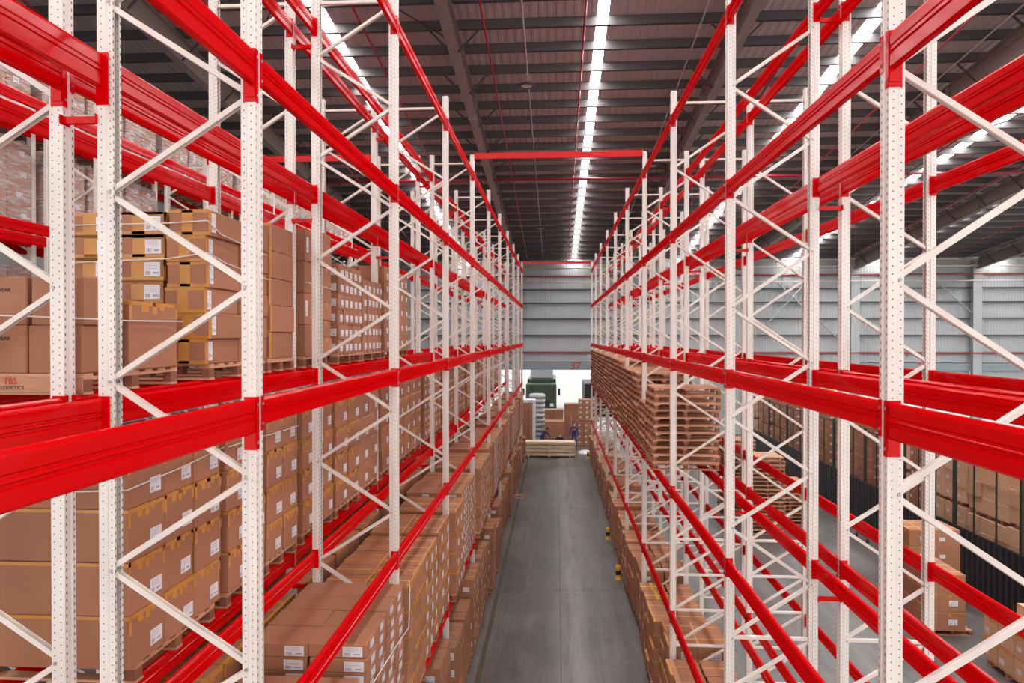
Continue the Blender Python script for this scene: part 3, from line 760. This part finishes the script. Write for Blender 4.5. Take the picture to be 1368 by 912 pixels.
# --- open floor beyond the right-hand racks
A5 = 'open floor by black fence'
load('first load, ' + A5, 8.85, -1, 16.55, 0.002, 3, 1, 3, (.72, .47, .44), 'xle3', kind='pale taped carton', near=True, palx=.9)
load('second load, ' + A5, 9.3, -1, 18.6, 0.002, 2, 2, 4, (.65, .5, .45), 'xle3', kind='pale taped carton', near=True, palx=1.4)
load('third load, ' + A5, 9.25, -1, 13.9, 0.002, 3, 2, 2, (.75, .5, .45), 'xlpe1', kind='pale wide carton', near=True, palx=1.5)
load('raised row, third load, ' + A5, 9.62, -1, 13.9, 0.002 + .146 + 2 * .452, 2, 1, 1, (.72, .5, .42), 'xlp1', kind='pale wide carton', near=True, pal=False)
# --- storage behind the fence
n = 1
for (x, y, lev2, sty, dm, rows) in ((12.15, 17.4, 1, 'p', (.62, .6, .44), 4), (12.2, 19.2, 1, 'p', (.62, .62, .42), 4), (12.15, 21.1, 1, 'p1', (.6, .55, .44), 4), (12.15, 23.0, 1, 'c1', (.5, .42, .33), 6),
                         (12.4, 25.2, 1, 'xp', (.6, .6, .4), 5), (12.2, 27.2, 0, 'x3', (.6, .55, .42), 9), (12.3, 29.3, 1, 'x1', (.6, .55, .40), 5), (12.2, 31.5, 0, 'x3', (.6, .55, .38), 11),
                         (12.3, 33.8, 1, 'c3', (.6, .55, .42), 4), (12.3, 36.2, 1, 'x3', (.6, .55, .40), 4), (12.6, 38.6, 1, 'x3', (.6, .55, .42), 4), (14.2, 22.0, 1, 'p', (.6, .6, .44), 4), (14.2, 26.0, 1, 'p3', (.6, .6, .42), 4), (14.4, 31.0, 1, 'p3', (.6, .6, .42), 4), (14.4, 36.0, 1, 'p3', (.6, .6, .42), 4), (12.4, 41.0, 1, 'x3', (.6, .55, .42), 4), (12.4, 43.6, 1, 'p3', (.6, .55, .42), 4), (14.6, 42.0, 1, 'x3', (.6, .55, .42), 5), (16.6, 45.0, 1, 'p3', (.6, .55, .42), 5)):
    load(f'{ordn(n)} load behind fence', x, -1, y, 0.002, 3, 2, rows, dm, sty, kind='pale carton' if 'p' in sty else 'brown carton', prio=.5, near=True, jit=.02)
    if lev2: load(f'{ordn(n)} upper load behind fence', x + .03, -1, y + .02, .002 + .146 + rows * (dm[2] + .002) + .002, 3, 2, rows, dm, sty, kind='pale carton' if 'p' in sty else 'brown carton', prio=.6, near=True, jit=.02)
    n += 1
# --- goods by the dock door
load('stack right of standing worker', 1.35, -1, 43.6, 0.002, 2, 3, 4, (.42, .55, .36), 'x3', kind='brown carton', prio=.6, palx=1.3)
load('upper pallet right of standing worker', 1.45, -1, 43.7, .002 + .146 + 4 * .362 + .002, 2, 3, 4, (.40, .55, .31), 'x3', kind='brown carton', prio=.6, palx=1.25)
load('middle stack behind crouching workers', -.72, -1, 43.3, 0.002, 2, 3, 4, (.42, .55, .37), 'x', kind='brown carton', prio=.6, palx=1.3)
load('far middle stack by the door', .55, -1, 46.5, 0.002, 2, 2, 6, (.5, .55, .38), 'x', kind='brown carton', prio=.4, palx=1.1)
load('long low stack by the door', -1.0, -1, 46.3, 0.002, 2, 3, 5, (.5, .55, .38), 'x', kind='brown carton', prio=.4, palx=1.5)

# rank: the cartons that show largest become things of their own, the rest one object
for b_ in BOX: b_['a'] = area(b_['c'], b_['d']) * b_['w']
BOX.sort(key=lambda q: -q['a'])
LIMIT = 330
stuff = MB(); seen = {}
for i, q in enumerate(BOX):
    (cx, cy, cz), (dx, dy, dz) = q['c'], q['d']
    if i < LIMIT:
        body, tape, lab = carton_meshes(dx, dy, dz, q['sx'], q['st'])
        kind, r_, nr, c, d, where = q['lab']
        row = 'top' if r_ == nr and nr > 1 else 'bottom' if r_ == 1 and nr > 1 else ordn(r_)
        txt = f"{kind}, {row} layer, {ordn(c)} column" + (f", {['', 'inner', 'innermost'][d]} row" if d else '') + f", {where}"
        if len(txt.split()) > 16: txt = txt.replace(' layer,', ',').replace(' row,', ',')
        o = tag(ob('cardboard_carton', body, None, (cx, cy, cz), (0, 0, q['rot'])), txt, 'carton', q['group'])
        if tape: ob('tape', tape, o)
        for q_ in lab: ob('shipping_label', q_, o)
    else:
        s = q['sx']; st = q['st']; mi = 3 if 'p' in st else 0
        stuff.box(cx - dx / 2, cx + dx / 2, cy - dy / 2, cy + dy / 2, cz, cz + dz, mi); e = .003
        if 'e' in st or 'x' in st:
            xa, xb = (cx + dx / 2, cx + dx / 2 + e) if s > 0 else (cx - dx / 2 - e, cx - dx / 2)
            stuff.box(xa, xb, cy - dy / 2, cy + dy / 2, cz + dz - .035, cz + dz + e, 1)
            stuff.box(cx - dx / 2, cx + dx / 2, cy - .028, cy + .028, cz + dz, cz + dz + e, 1)
        if any(ch in st for ch in '124'):
            xx = cx + s * (dx / 2 + .004); yc = cy + dy * .2; y0_, y1_ = (yc - .065, yc + .065) if s > 0 else (yc + .065, yc - .065); zc = cz + dz * .4; hh = min(.05, dz * .33)
            stuff.quad([(xx, y0_, zc - hh), (xx, y1_, zc - hh), (xx, y1_, zc + hh), (xx, y0_, zc + hh)], 2)
        if '3' in st or '2' in st:
            xc = cx + s * dx * .2; hh = min(.05, dz * .33); yy = cy - dy / 2 - .004; zc = cz + dz * .45
            stuff.quad([(xc - .07, yy, zc - hh), (xc + .07, yy, zc - hh), (xc + .07, yy, zc + hh), (xc - .07, yy, zc + hh)], 2)
o = ob('cardboard_cartons', stuff.mesh('cardboard_cartons', [M['carton'], M['tape'], M['label'], M['carton_pale']]))
tag(o, 'smaller and hidden brown cartons filling the rest of the pallet loads', 'cartons', None, 'stuff')

# printed words on the near cartons and the pallet below them
def find_box(where, row, d):
    for q in BOX:
        if q['lab'][5] == where and q['lab'][1] == row and q['lab'][4] == d: return q
for row in (1, 2):
    q = find_box('first load, ' + A3, row, 1)
    if q:
        for o in [o for o in col.objects if o.name.startswith('cardboard_carton') and o.parent is None and o.get('kind') is None and (o.location - Vector(q['c'])).length < .001]:
            tx = text_obj('printed_text', 'FFWEAR', .036, M['print_black'], o, (.012, -q['d'][1] / 2 - .002, .24), ex=.0006)
            for kk in range(3): ob('printed_line', MB().box(-.2, -.2 + .1 + .03 * kk, -q['d'][1] / 2 - .0015, -q['d'][1] / 2, .07 + .04 * kk, .078 + .04 * kk).mesh('printed_line', M['print_black']), o)
for o in [o for o in col.objects if o.get('label') == 'wooden pallet under the first load, ' + A3]:
    ob('end_plank', MB().box(-.6, .6, -.59, -.577, .02, .12).mesh('end_plank', M['wood']), o)
    text_obj('printed_text', 'TBS', .06, M['print_red'], o, (.09, -.5915, .092), ex=.0006); text_obj('printed_text', 'LOGISTICS', .035, M['print_black'], o, (.105, -.5915, .048), ex=.0006)

# straps tied round the near loads
def strap(pts, label, r=.006):
    o = ob('tie_strap', MB().tube(pts, r, 6).mesh('tie_strap', M['strap'], True)); tag(o, label, 'strap', 'white straps round carton loads')
strap([(-4.25, 4.8, 5.88), (-3.7, 4.79, 5.90), (-3.14, 4.81, 5.92), (-3.135, 5.5, 5.95), (-3.135, 6.26, 6.0)], 'thin white strap round first load, left back rack second level')
strap([(-3.135, 6.36, 5.99), (-3.13, 7.2, 5.98)], 'thin white strap round second load, left back rack second level')
strap([(-3.135, 7.24, 5.97), (-3.13, 8.13, 5.96)], 'thin white strap round third load, left back rack second level')
strap([(-4.25, 4.405, 7.21), (-3.7, 4.40, 7.19), (-3.17, 4.41, 7.17), (-3.165, 4.86, 7.165), (-3.155, 5.2, 7.17), (-3.15, 5.58, 7.175)], 'thin white strap round the printed cartons and large box')
strap([(-4.4, 5.96, 8.06), (-3.5, 5.955, 8.07), (-3.13, 5.96, 8.09), (-3.125, 6.2, 8.0), (-3.12, 7.2, 7.92)], 'upper white strap round second load, left back rack third level')
strap([(-4.4, 5.96, 7.72), (-3.5, 5.955, 7.75), (-3.13, 5.96, 7.80), (-3.125, 6.3, 7.74), (-3.12, 7.3, 7.66)], 'lower white strap round second load, left back rack third level')
strap([(-3.14, 8.4, 7.73), (-3.1, 9.0, 7.71), (-3.1, 9.42, 7.70)], 'white strap round the amber taped cartons, left back rack third level')
strap([(-1.8, 8.25, 4.06), (-1.78, 8.22, 3.95), (-1.79, 8.2, 3.5), (-1.80, 7.6, 3.55), (-1.81, 6.55, 3.62), (-2.4, 6.48, 3.6)], 'white strap round the flat labelled cartons on left aisle rack')

# ================================================================== FILM-WRAPPED LOADS far left
FILM = MB().box(-.62, .62, -.57, .57, .12, 1.66).mesh('stretch_film', M['film'], bevel=.04)
WC = {}
def wrapped(x, y, z, rows, label, seed):
    rr = random.Random(seed)
    t_ = thing('wrapped_pallet_load', label, 'wrapped load', (x, y, z), 'film-wrapped loads on far left rack')
    ob('pallet', PAL_W, t_)
    bz = 1.48 / rows
    me = WC.setdefault(rows, MB().box(-.298, .298, -.27, .27, 0, bz - .004).mesh('carton', M['carton'], bevel=.008))
    lb = WC.setdefault('l', MB().quad([(.0, -.07, -.05), (.0, .07, -.05), (.0, .07, .05), (.0, -.07, .05)]).mesh('shipping_label', M['label']))
    for r_ in range(rows):
        for c in range(2):
            for d in range(2):
                if d == 1 and r_ < rows - 1 and c: continue
                ca = ob('carton', me, t_, (.3 - .6 * d, -.28 + .56 * c, .15 + r_ * bz))
                if d == 0 and rr.random() < .8: ob('shipping_label', lb, ca, (.302, rr.uniform(-.1, .1), bz * .5))
    ob('stretch_film', FILM, t_)
pallet(0, -200, 0, 1.2, 1.1, 'x', 'x'); PAL_W = PAL[(1.2, 1.1)][1]
bpy.data.objects.remove([o for o in col.objects if o.location.y < -150][0])
n = 1
for lv, nm in ((3, 'third'), (4, 'fourth'), (5, 'fifth')):
    c = 1
    for k in range(0, 7):
        for j in range(3):
            if lv < 5 and k > (2 if lv == 4 else 1): continue
            y = YF0 + BAY * k + .68 + j * 1.24
            if lv == 4: y += 0
            wrapped(XL4 - .5, y, Z(lv), [4, 5, 6][(k + j) % 3], f'{ordn(c)} film-wrapped carton load on far left rack, {nm} level', lv * 100 + k * 10 + j); c += 1

# ================================================================== EMPTY PALLET STACKS
rr = random.Random(3)
st_y = 13.55; si = 1
counts = [11, 8, 12, 12, 12, 13, 13, 13, 13, 13, 13, 13, 13, 13, 13, 13, 13, 13, 13]
ys_ = [13.5 + .6, 15.35, 16.75, 17.95, 19.15, 20.75, 21.95, 23.15, 24.65, 25.85, 27.05, 28.5, 29.7, 30.9, 32.4, 33.6, 34.8, 36.3, 37.5]
for si, (y, cnt) in enumerate(zip(ys_, counts), 1):
    for i in range(cnt):
        lab = f"wooden pallet, {'top' if i == cnt - 1 else ordn(i + 1) + ' up'}, {'nearest' if si == 1 else ordn(si)} stack on right aisle rack"
        pallet(2.56 + rr.uniform(-.035, .035), y + rr.uniform(-.03, .03), Z(2) + i * .1455, 1.28, 1.15, lab, 'empty pallets stacked on right aisle rack', parts=si <= 3, rot=rr.uniform(-.035, .035), hidden=si > 11)
for sj, (x, y, cnt, nm) in enumerate(((7.5, 25.3, 19, 'tall floor stack beyond right racks'), (8.7, 26.6, 11, 'shorter floor stack beyond right racks'), (7.3, 28.2, 20, 'rear floor stack beyond right racks'))):
    for i in range(cnt):
        pallet(x + rr.uniform(-.03, .03), y + rr.uniform(-.03, .03), .001 + i * .1455, 1.2, 1.1, f"wooden pallet, {'top' if i == cnt - 1 else ordn(i + 1) + ' up'}, {nm}", 'empty pallets stacked on the floor', rot=rr.uniform(-.02, .02))

tag(ob('wooden_pallets', PSTUFF.mesh('wooden_pallets', [M['wood'], M['wood_block']])), 'far and hidden wooden pallets under loads and in stacks', 'pallets', None, 'stuff')

# ================================================================== FENCE
XF = 11.6
fe = thing('cage_fence', 'black corrugated sheet fence with chain-link mesh above, right of racks', 'fence', (XF, 12.0, 0))
PW = 2.9
mb = MB(); nn = 24
for i in range(nn):
    y0_, y1_ = i * PW / nn, (i + 1) * PW / nn; a = (i % 2) * .02; b_ = ((i + 1) % 2) * .02
    o0 = len(mb.v)
    for z in (0.02, 1.55):
        for yy, xx in ((y0_, a), (y1_, b_)):
            mb.v.append((xx - .02, yy, z)); mb.v.append((xx - .017, yy, z))
    mb.f += [(o0, o0 + 2, o0 + 6, o0 + 4), (o0 + 1, o0 + 5, o0 + 7, o0 + 3), (o0 + 4, o0 + 6, o0 + 7, o0 + 5)]; mb.mi += [0, 0, 0]
sheet = mb.mesh('sheet_panel', M['fence_black'])
mesh_p = MB().quad([(0, .03, 1.58), (0, PW - .03, 1.58), (0, PW - .03, 3.5), (0, .03, 3.5)]).mesh('mesh_panel', M['mesh'])
post = MB().box(-.045, .045, -.045, .045, 0, 3.6).box(-.08, .08, -.08, .08, 0, .01).mesh('post', M['fence_post'])
thin = MB().box(-.018, .018, -.018, .018, 1.5, 3.52).mesh('mesh_stay', M['fence_post'])
rail = MB().box(-.02, .02, 0, PW, 3.48, 3.53).box(-.02, .02, 0, PW, 1.53, 1.58).mesh('rail', M['fence_post'])
for i in range(10):
    ob('sheet_panel', sheet, fe, (0, i * PW, 0)); ob('mesh_panel', mesh_p, fe, (0, i * PW, 0)); ob('rail', rail, fe, (0, i * PW, 0))
    ob('post', post, fe, (0.03, i * PW, 0))
    for s in (1, 2): ob('mesh_stay', thin, fe, (0, i * PW + s * PW / 3, 0))
# hand truck lying beside the fence
ht = thing('hand_truck', 'small dark hand trolley on the floor against the black fence', 'trolley', (10.9, 24.3, 0))
ob('frame', MB().tube([(-.35, -.5, .2), (.35, -.5, .2)], .018).tube([(-.35, -.5, .2), (-.35, .5, .2)], .018).tube([(.35, -.5, .2), (.35, .5, .2)], .018).tube([(-.35, .5, .2), (.35, .5, .2)], .018).mesh('frame', M['black'], True), ht)
ob('handle', MB().tube([(-.3, .5, .2), (-.3, .75, .55), (.3, .75, .55), (.3, .5, .2)], .016).mesh('handle', M['black'], True), ht)
for sx_ in (-.33, .33):
    for sy_ in (-.42, .42): ob('wheel', MB().tube([(sx_ - .02, sy_, .08), (sx_ + .02, sy_, .08)], .078, 14).mesh('wheel', M['black'], True), ht)

# ================================================================== LUMBER, DOCK GOODS, YARD
lu = 0
LUM = MB().box(-1.5, 1.5, -.06, .06, 0, .165).mesh('lumber_beam', M['lumber'], bevel=.006)
for r_ in range(4):
    for c in range(6):
        lab = f"pale sawn timber, {['bottom', 'second', 'third', 'top'][r_]} layer, {ordn(c + 1)} from front, lumber pile at aisle end"
        tag(ob('timber', LUM, None, (-.4 + (rr.uniform(-.06, .06)), 39.75 + c * .135, .1 + r_ * .215)), lab, 'timber', 'timbers in the lumber pile')
for r_ in range(4):
    for x in (-1.6, -.4, .8):
        tag(ob('timber_spacer', MB().box(-.05, .05, -.07, .75, 0, 0.1 if r_ == 0 else .049).mesh('timber_spacer', M['lumber']), None, (x, 39.75, 0 if r_ == 0 else .1 + r_ * .215 - .0495)),
            f"{['left', 'middle', 'right'][(-1.6, -.4, .8).index(x)]} spacer strip under {['bottom', 'second', 'third', 'top'][r_]} lumber layer", 'spacer', 'lumber spacers')
# tall stack wrapped in white film
t_ = thing('wrapped_carton_tower', 'tall carton tower half wrapped in white film, left of dock opening', 'wrapped load', (-1.75, 42.6, 0))
for i in range(7): ob('carton', MB().box(-.42, .42, -.5, .5, .12 + i * .4, .515 + i * .4).mesh('carton', M['carton'], bevel=.01), t_)
ob('film_wrap', MB().box(.43, .47, -.52, .54, .1, 2.98).box(-.45, .47, -.54, .54, 2.93, 3.12).box(.30, .45, -.54, -.505, .1, 2.98).mesh('film_wrap', M['film_white'], bevel=.01), t_)
ob('pallet', MB().box(-.5, .5, -.55, .55, .1, .12).box(-.5, .5, -.55, -.45, 0, .1).box(-.5, .5, .45, .55, 0, .1).box(-.5, .5, -.05, .05, 0, .1).mesh('pallet', M['wood']), t_)
# sacks
def sack_stack(x, y, z0, n_, label):
    t_ = thing('sack_stack', label, 'sacks', (x, y, z0))
    for i in range(n_):
        bm = bmesh.new(); bmesh.ops.create_cube(bm, size=1); bmesh.ops.subdivide_edges(bm, edges=bm.edges[:], cuts=3, use_grid_fill=True)
        for v in bm.verts:
            p = v.co; k_ = 1 - .16 * (abs(p.z) * 2) ** 2
            v.co = Vector((p.x * 1.05 * k_ + rr.uniform(-.02, .02), p.y * 1.1 * k_ + rr.uniform(-.02, .02), p.z * .36 * (1 - .25 * (2 * max(abs(p.x), abs(p.y))) ** 4)))
        me = bpy.data.meshes.new('sack'); bm.to_mesh(me); bm.free(); me.materials.append(M['bag']); me.polygons.foreach_set('use_smooth', [True] * len(me.polygons))
        ob('sack', me, t_, (rr.uniform(-.03, .03), 0, .3 + i * .31))
    ob('pallet', MB().box(-.55, .55, -.55, .55, .09, .115).box(-.55, .55, -.55, -.45, 0, .09).box(-.55, .55, .45, .55, 0, .09).mesh('pallet', M['wood']), t_)
sack_stack(-1.25, 45.2, 0, 10, 'stack of grey film-wrapped sacks near the dock opening')
# white film scraps
bm = bmesh.new(); bmesh.ops.create_icosphere(bm, subdivisions=2, radius=.4)
for v in bm.verts: v.co = Vector((v.co.x * (1 + rr.uniform(-.3, .3)), v.co.y * (1.4 + rr.uniform(-.3, .3)), max(0, v.co.z) * .45 * rr.uniform(.3, 1.1)))
me = bpy.data.meshes.new('film_scrap'); bm.to_mesh(me); bm.free(); me.materials.append(M['film_white'])
tag(ob('film_scrap', me, None, (1.75, 41.6, .001)), 'crumpled white plastic film on the floor by the far guard post', 'plastic film')
# broken boards on the aisle floor
for i, (x, y, a) in enumerate(((-1.72, 30.2, .1), (-1.66, 29.6, -.15))):
    tag(ob('loose_board', MB().box(-.28, .28, -.06, .06, 0, .03).mesh('loose_board', M['wood'], bevel=.004), None, (x, y, .002), (0, 0, a)), ['small loose board on floor beside left line, farther one', 'small loose board on floor beside left line, nearer one'][i], 'board', 'loose boards on the aisle floor')
# green truck out in the yard
tk = thing('cargo_truck', 'dark green truck with grey covered load outside the dock door', 'truck', (-1.3, 60, -.05))
ob('cab', MB().box(-1.35, 1.35, 0, 2.0, .6, 2.9).mesh('cab', M['truck_green'], bevel=.08), tk)
ob('windscreen', MB().box(-1.15, 1.15, -.03, .02, 1.75, 2.6).mesh('windscreen', M['truck_glass']), tk)
ob('bumper', MB().box(-1.3, 1.3, -.12, .05, .5, .85).mesh('bumper', M['black']), tk)
ob('grille', MB().box(-.8, .8, -.05, 0, 1.0, 1.5).mesh('grille', M['black']), tk)
ob('cargo_body', MB().box(-1.3, 1.3, 2.2, 9, 1.0, 3.2).mesh('cargo_body', M['truck_green'], bevel=.04), tk)
ob('covered_load', MB().box(-1.05, 1.05, 2.4, 8.6, 3.2, 4.25).mesh('covered_load', M['bag'], bevel=.1), tk)
for x in (-1.1, 1.1):
    for y in (.7, 4.0, 7.4): ob('wheel', MB().tube([(x - .15, y, .5), (x + .15, y, .5)], .5, 18).mesh('wheel', M['black'], True), tk)
    ob('mirror', MB().box(x * 1.42 - .1, x * 1.42 + .1, -.1, -.02, 1.9, 2.5).mesh('mirror', M['black']), tk)
    ob('headlamp', MB().box(x * .85 - .15, x * .85 + .15, -.06, 0, .95, 1.2).mesh('headlamp', M['mask']), tk)
dk = thing('yard_container', 'dark boxy container beyond the right side of dock opening', 'container', (3.7, 60, -.05))
ob('body', MB().box(-1.2, 1.2, 0, 6, .0, 2.95).mesh('body', M['black'], bevel=.03), dk)
for i in range(8): ob('rib', MB().box(-1.15 + i * .31, -1.05 + i * .31, -.03, 0, .1, 2.85).mesh('rib', M['black']), dk)

# ================================================================== PEOPLE
def person(label, loc, rotz, J, stripe=True, mask=True):
    """J: joint positions (metres, standing on z=0, facing -Y)"""
    root = thing('person', label, 'person', loc, 'workers in navy shirts at the aisle end', rotz)
    names = [q for q in J if q != 'look']; idx = {n_: i for i, n_ in enumerate(names)}
    ed = [('pelvis', 'belly'), ('belly', 'chest'), ('chest', 'neck'), ('neck', 'chin'), ('chin', 'crown')]
    for s in 'lr':
        ed += [('pelvis', 'hip' + s), ('hip' + s, 'knee' + s), ('knee' + s, 'ankle' + s), ('ankle' + s, 'toe' + s),
               ('chest', 'sh' + s), ('sh' + s, 'elbow' + s), ('elbow' + s, 'wrist' + s), ('wrist' + s, 'palm' + s)]
    RAD = dict(pelvis=(.155, .115), belly=(.14, .10), chest=(.155, .11), neck=(.055, .055), chin=(.075, .085), crown=(.075, .085), hip=(.09, .09), knee=(.06, .06), ankle=(.045, .045), toe=(.045, .03), sh=(.065, .06), elbow=(.045, .045), wrist=(.032, .03), palm=(.038, .022))
    me = bpy.data.meshes.new('body'); vv = [Vector(J[n_]) for n_ in names]; ee = [(idx[a], idx[b_]) for a, b_ in ed]
    fing = []
    for s in 'lr':      # five fingers rooted in the palm
        p = Vector(J['palm' + s]); d = (p - Vector(J['wrist' + s])).normalized(); sd = d.cross(Vector((0, 1, .2))).normalized()
        for q in range(5):
            if q == 0: a = p - d * .02 + sd * .03; t1 = a + (sd * .03 + d * .02); t2 = t1 + d * .025
            else: a = p + d * .02 + sd * (.03 - q * .018); t1 = a + d * .035 * (1 - .1 * abs(q - 2)); t2 = t1 + (d * .02 + Vector((0, -.015, 0)))
            base = len(vv); vv += [a, t1, t2]; ee += [(idx['palm' + s], base), (base, base + 1), (base + 1, base + 2)]; fing += [base, base + 1, base + 2]
    me.from_pydata(vv, ee, [])
    o = bpy.data.objects.new('body', me); col.objects.link(o)
    md = o.modifiers.new('skin', 'SKIN'); sv = me.skin_vertices[0].data
    for n_, i in idx.items():
        k_ = n_ if n_ in RAD else n_[:-1]; sv[i].radius = RAD[k_]; sv[i].use_root = n_ == 'pelvis'
    for i in fing: sv[i].radius = (.0095, .0095)
    sb = o.modifiers.new('sub', 'SUBSURF'); sb.levels = 2; sb.render_levels = 2
    dg = bpy.context.evaluated_depsgraph_get(); bm_ = bpy.data.meshes.new_from_object(o.evaluated_get(dg)); bpy.data.objects.remove(o)
    bm_.materials.clear()
    for mt in ('shirt', 'jeans', 'skin', 'hair', 'orange', 'black'): bm_.materials.append(M[mt])
    seg = []
    for a, b_ in ed:
        k_ = b_ if b_ in RAD else b_[:-1]
        mi = {'belly': 0, 'chest': 0, 'neck': 0, 'chin': 2, 'crown': 2, 'hip': 1, 'knee': 1, 'ankle': 1, 'toe': 5, 'sh': 0, 'elbow': 0, 'wrist': 0, 'palm': 2}[k_]
        seg.append((Vector(J[a]), Vector(J[b_]), mi, k_))
    chest, belly = Vector(J['chest']), Vector(J['belly']); ax = (chest - belly).normalized()
    for p in bm_.polygons:
        c = p.center; best = (9, 0, '')
        for a, b_, mi, k_ in seg:
            d = b_ - a; u = max(0, min(1, (c - a).dot(d) / max(d.length_squared, 1e-6))); q = (c - (a + d * u)).length
            if q < best[0]: best = (q, mi, k_)
        mi = best[1]
        if best[2] in ('belly', 'chest', 'sh') and stripe and -.05 < (c - chest).dot(ax) < .0: mi = 4
        p.material_index = mi; p.use_smooth = True
    b = ob('body', bm_, root)
    hc = (Vector(J['chin']) + Vector(J['crown'])) / 2; up = (Vector(J['crown']) - Vector(J['chin'])).normalized()
    fwd = Vector(J.get('look', (0, -1, 0))); fwd = (fwd - up * fwd.dot(up)).normalized(); sd = fwd.cross(up)
    def ell(c, r, name, mat, cut=None):
        bm = bmesh.new(); bmesh.ops.create_uvsphere(bm, u_segments=14, v_segments=10, radius=1)
        for v in bm.verts: v.co = c + sd * v.co.x * r[0] + fwd * v.co.y * r[1] + up * v.co.z * r[2]
        if cut:
            bmesh.ops.delete(bm, geom=[v for v in bm.verts if cut(v.co)], context='VERTS')
        me_ = bpy.data.meshes.new(name); bm.to_mesh(me_); bm.free(); me_.materials.append(M[mat]); me_.polygons.foreach_set('use_smooth', [True] * len(me_.polygons))
        return ob(name, me_, root)
    ell(hc + up * .03, (.082, .1, .125), 'head', 'skin')
    ell(hc + up * .045 - fwd * .012, (.09, .105, .125), 'hair', 'hair', lambda q: (q - hc).dot(fwd) > .045 and (q - hc).dot(up) < .09 or (q - hc).dot(up) < -.02)
    ell(hc + fwd * .1 + up * .02, (.014, .022, .022), 'nose', 'skin')
    for s in (-1, 1):
        ell(hc + sd * s * .084 + up * .02, (.012, .022, .032), 'ear', 'skin')
        ell(hc + sd * s * .034 + fwd * .09 + up * .045, (.012, .008, .008), 'eye', 'hair')
    if mask: ell(hc + fwd * .055 - up * .035, (.066, .055, .055), 'face_mask', 'mask')
    else: ell(hc + fwd * .088 - up * .04, (.025, .01, .008), 'mouth', 'orange')
    return root
STAND = dict(pelvis=(0, 0, .93), belly=(0, 0, 1.08), chest=(0, .01, 1.32), neck=(0, .01, 1.46), chin=(0, -.01, 1.54), crown=(0, -.01, 1.66),
             hipl=(.09, 0, .88), kneel=(.11, -.04, .49), anklel=(.12, .02, .09), toel=(.13, -.14, .04), hipr=(-.09, 0, .88), kneer=(-.10, .02, .49), ankler=(-.11, .06, .09), toer=(-.13, -.1, .04),
             shl=(.19, .01, 1.38), elbowl=(.25, .03, 1.10), wristl=(.24, -.05, .86), palml=(.235, -.07, .79), shr=(-.19, .01, 1.38), elbowr=(-.26, .03, 1.10), wristr=(-.24, -.05, .86), palmr=(-.235, -.07, .79))
CROUCH = dict(pelvis=(0, .18, .42), belly=(0, .12, .55), chest=(0, -.06, .76), neck=(0, -.15, .86), chin=(0, -.2, .92), crown=(0, -.25, 1.03), look=(0, -1, -.4),
              hipl=(.1, .15, .4), kneel=(.19, -.2, .48), anklel=(.16, .06, .09), toel=(.18, -.1, .04), hipr=(-.1, .15, .4), kneer=(-.19, -.2, .44), ankler=(-.16, .06, .09), toer=(-.18, -.1, .04),
              shl=(.18, -.07, .80), elbowl=(.27, -.2, .58), wristl=(.17, -.4, .5), palml=(.14, -.46, .47), shr=(-.18, -.07, .80), elbowr=(-.27, -.2, .58), wristr=(-.17, -.4, .5), palmr=(-.14, -.46, .47))
BEND = dict(pelvis=(0, .16, .90), belly=(0, .1, 1.04), chest=(0, -.06, 1.24), neck=(0, -.15, 1.34), chin=(0, -.21, 1.38), crown=(0, -.29, 1.47), look=(0, -1, -.6),
            hipl=(.09, .15, .85), kneel=(.11, .0, .47), anklel=(.12, .12, .09), toel=(.13, -.04, .04), hipr=(-.09, .15, .85), kneer=(-.11, .02, .47), ankler=(-.12, .14, .09), toer=(-.13, -.02, .04),
            shl=(.18, -.07, 1.28), elbowl=(.26, -.2, 1.06), wristl=(.18, -.40, .99), palml=(.16, -.46, .97), shr=(-.18, -.07, 1.28), elbowr=(-.26, -.2, 1.06), wristr=(-.18, -.40, .99), palmr=(-.16, -.46, .97))
person('person standing in navy shirt with orange stripe, jeans and white face mask', (1.12, 42.4, 0), .1, STAND)
person('person in navy shirt bending over behind the lumber pile, left of two', (-.72, 41.2, 0), R(50), BEND, mask=False)
person('person in navy shirt crouching behind the lumber pile, wearing pale mask', (.25, 41.0, 0), R(-10), {k_: (v if k_ in ('look', 'anklel', 'ankler', 'toel', 'toer') else (v[0], v[1], v[2] + .17)) for k_, v in CROUCH.items()})
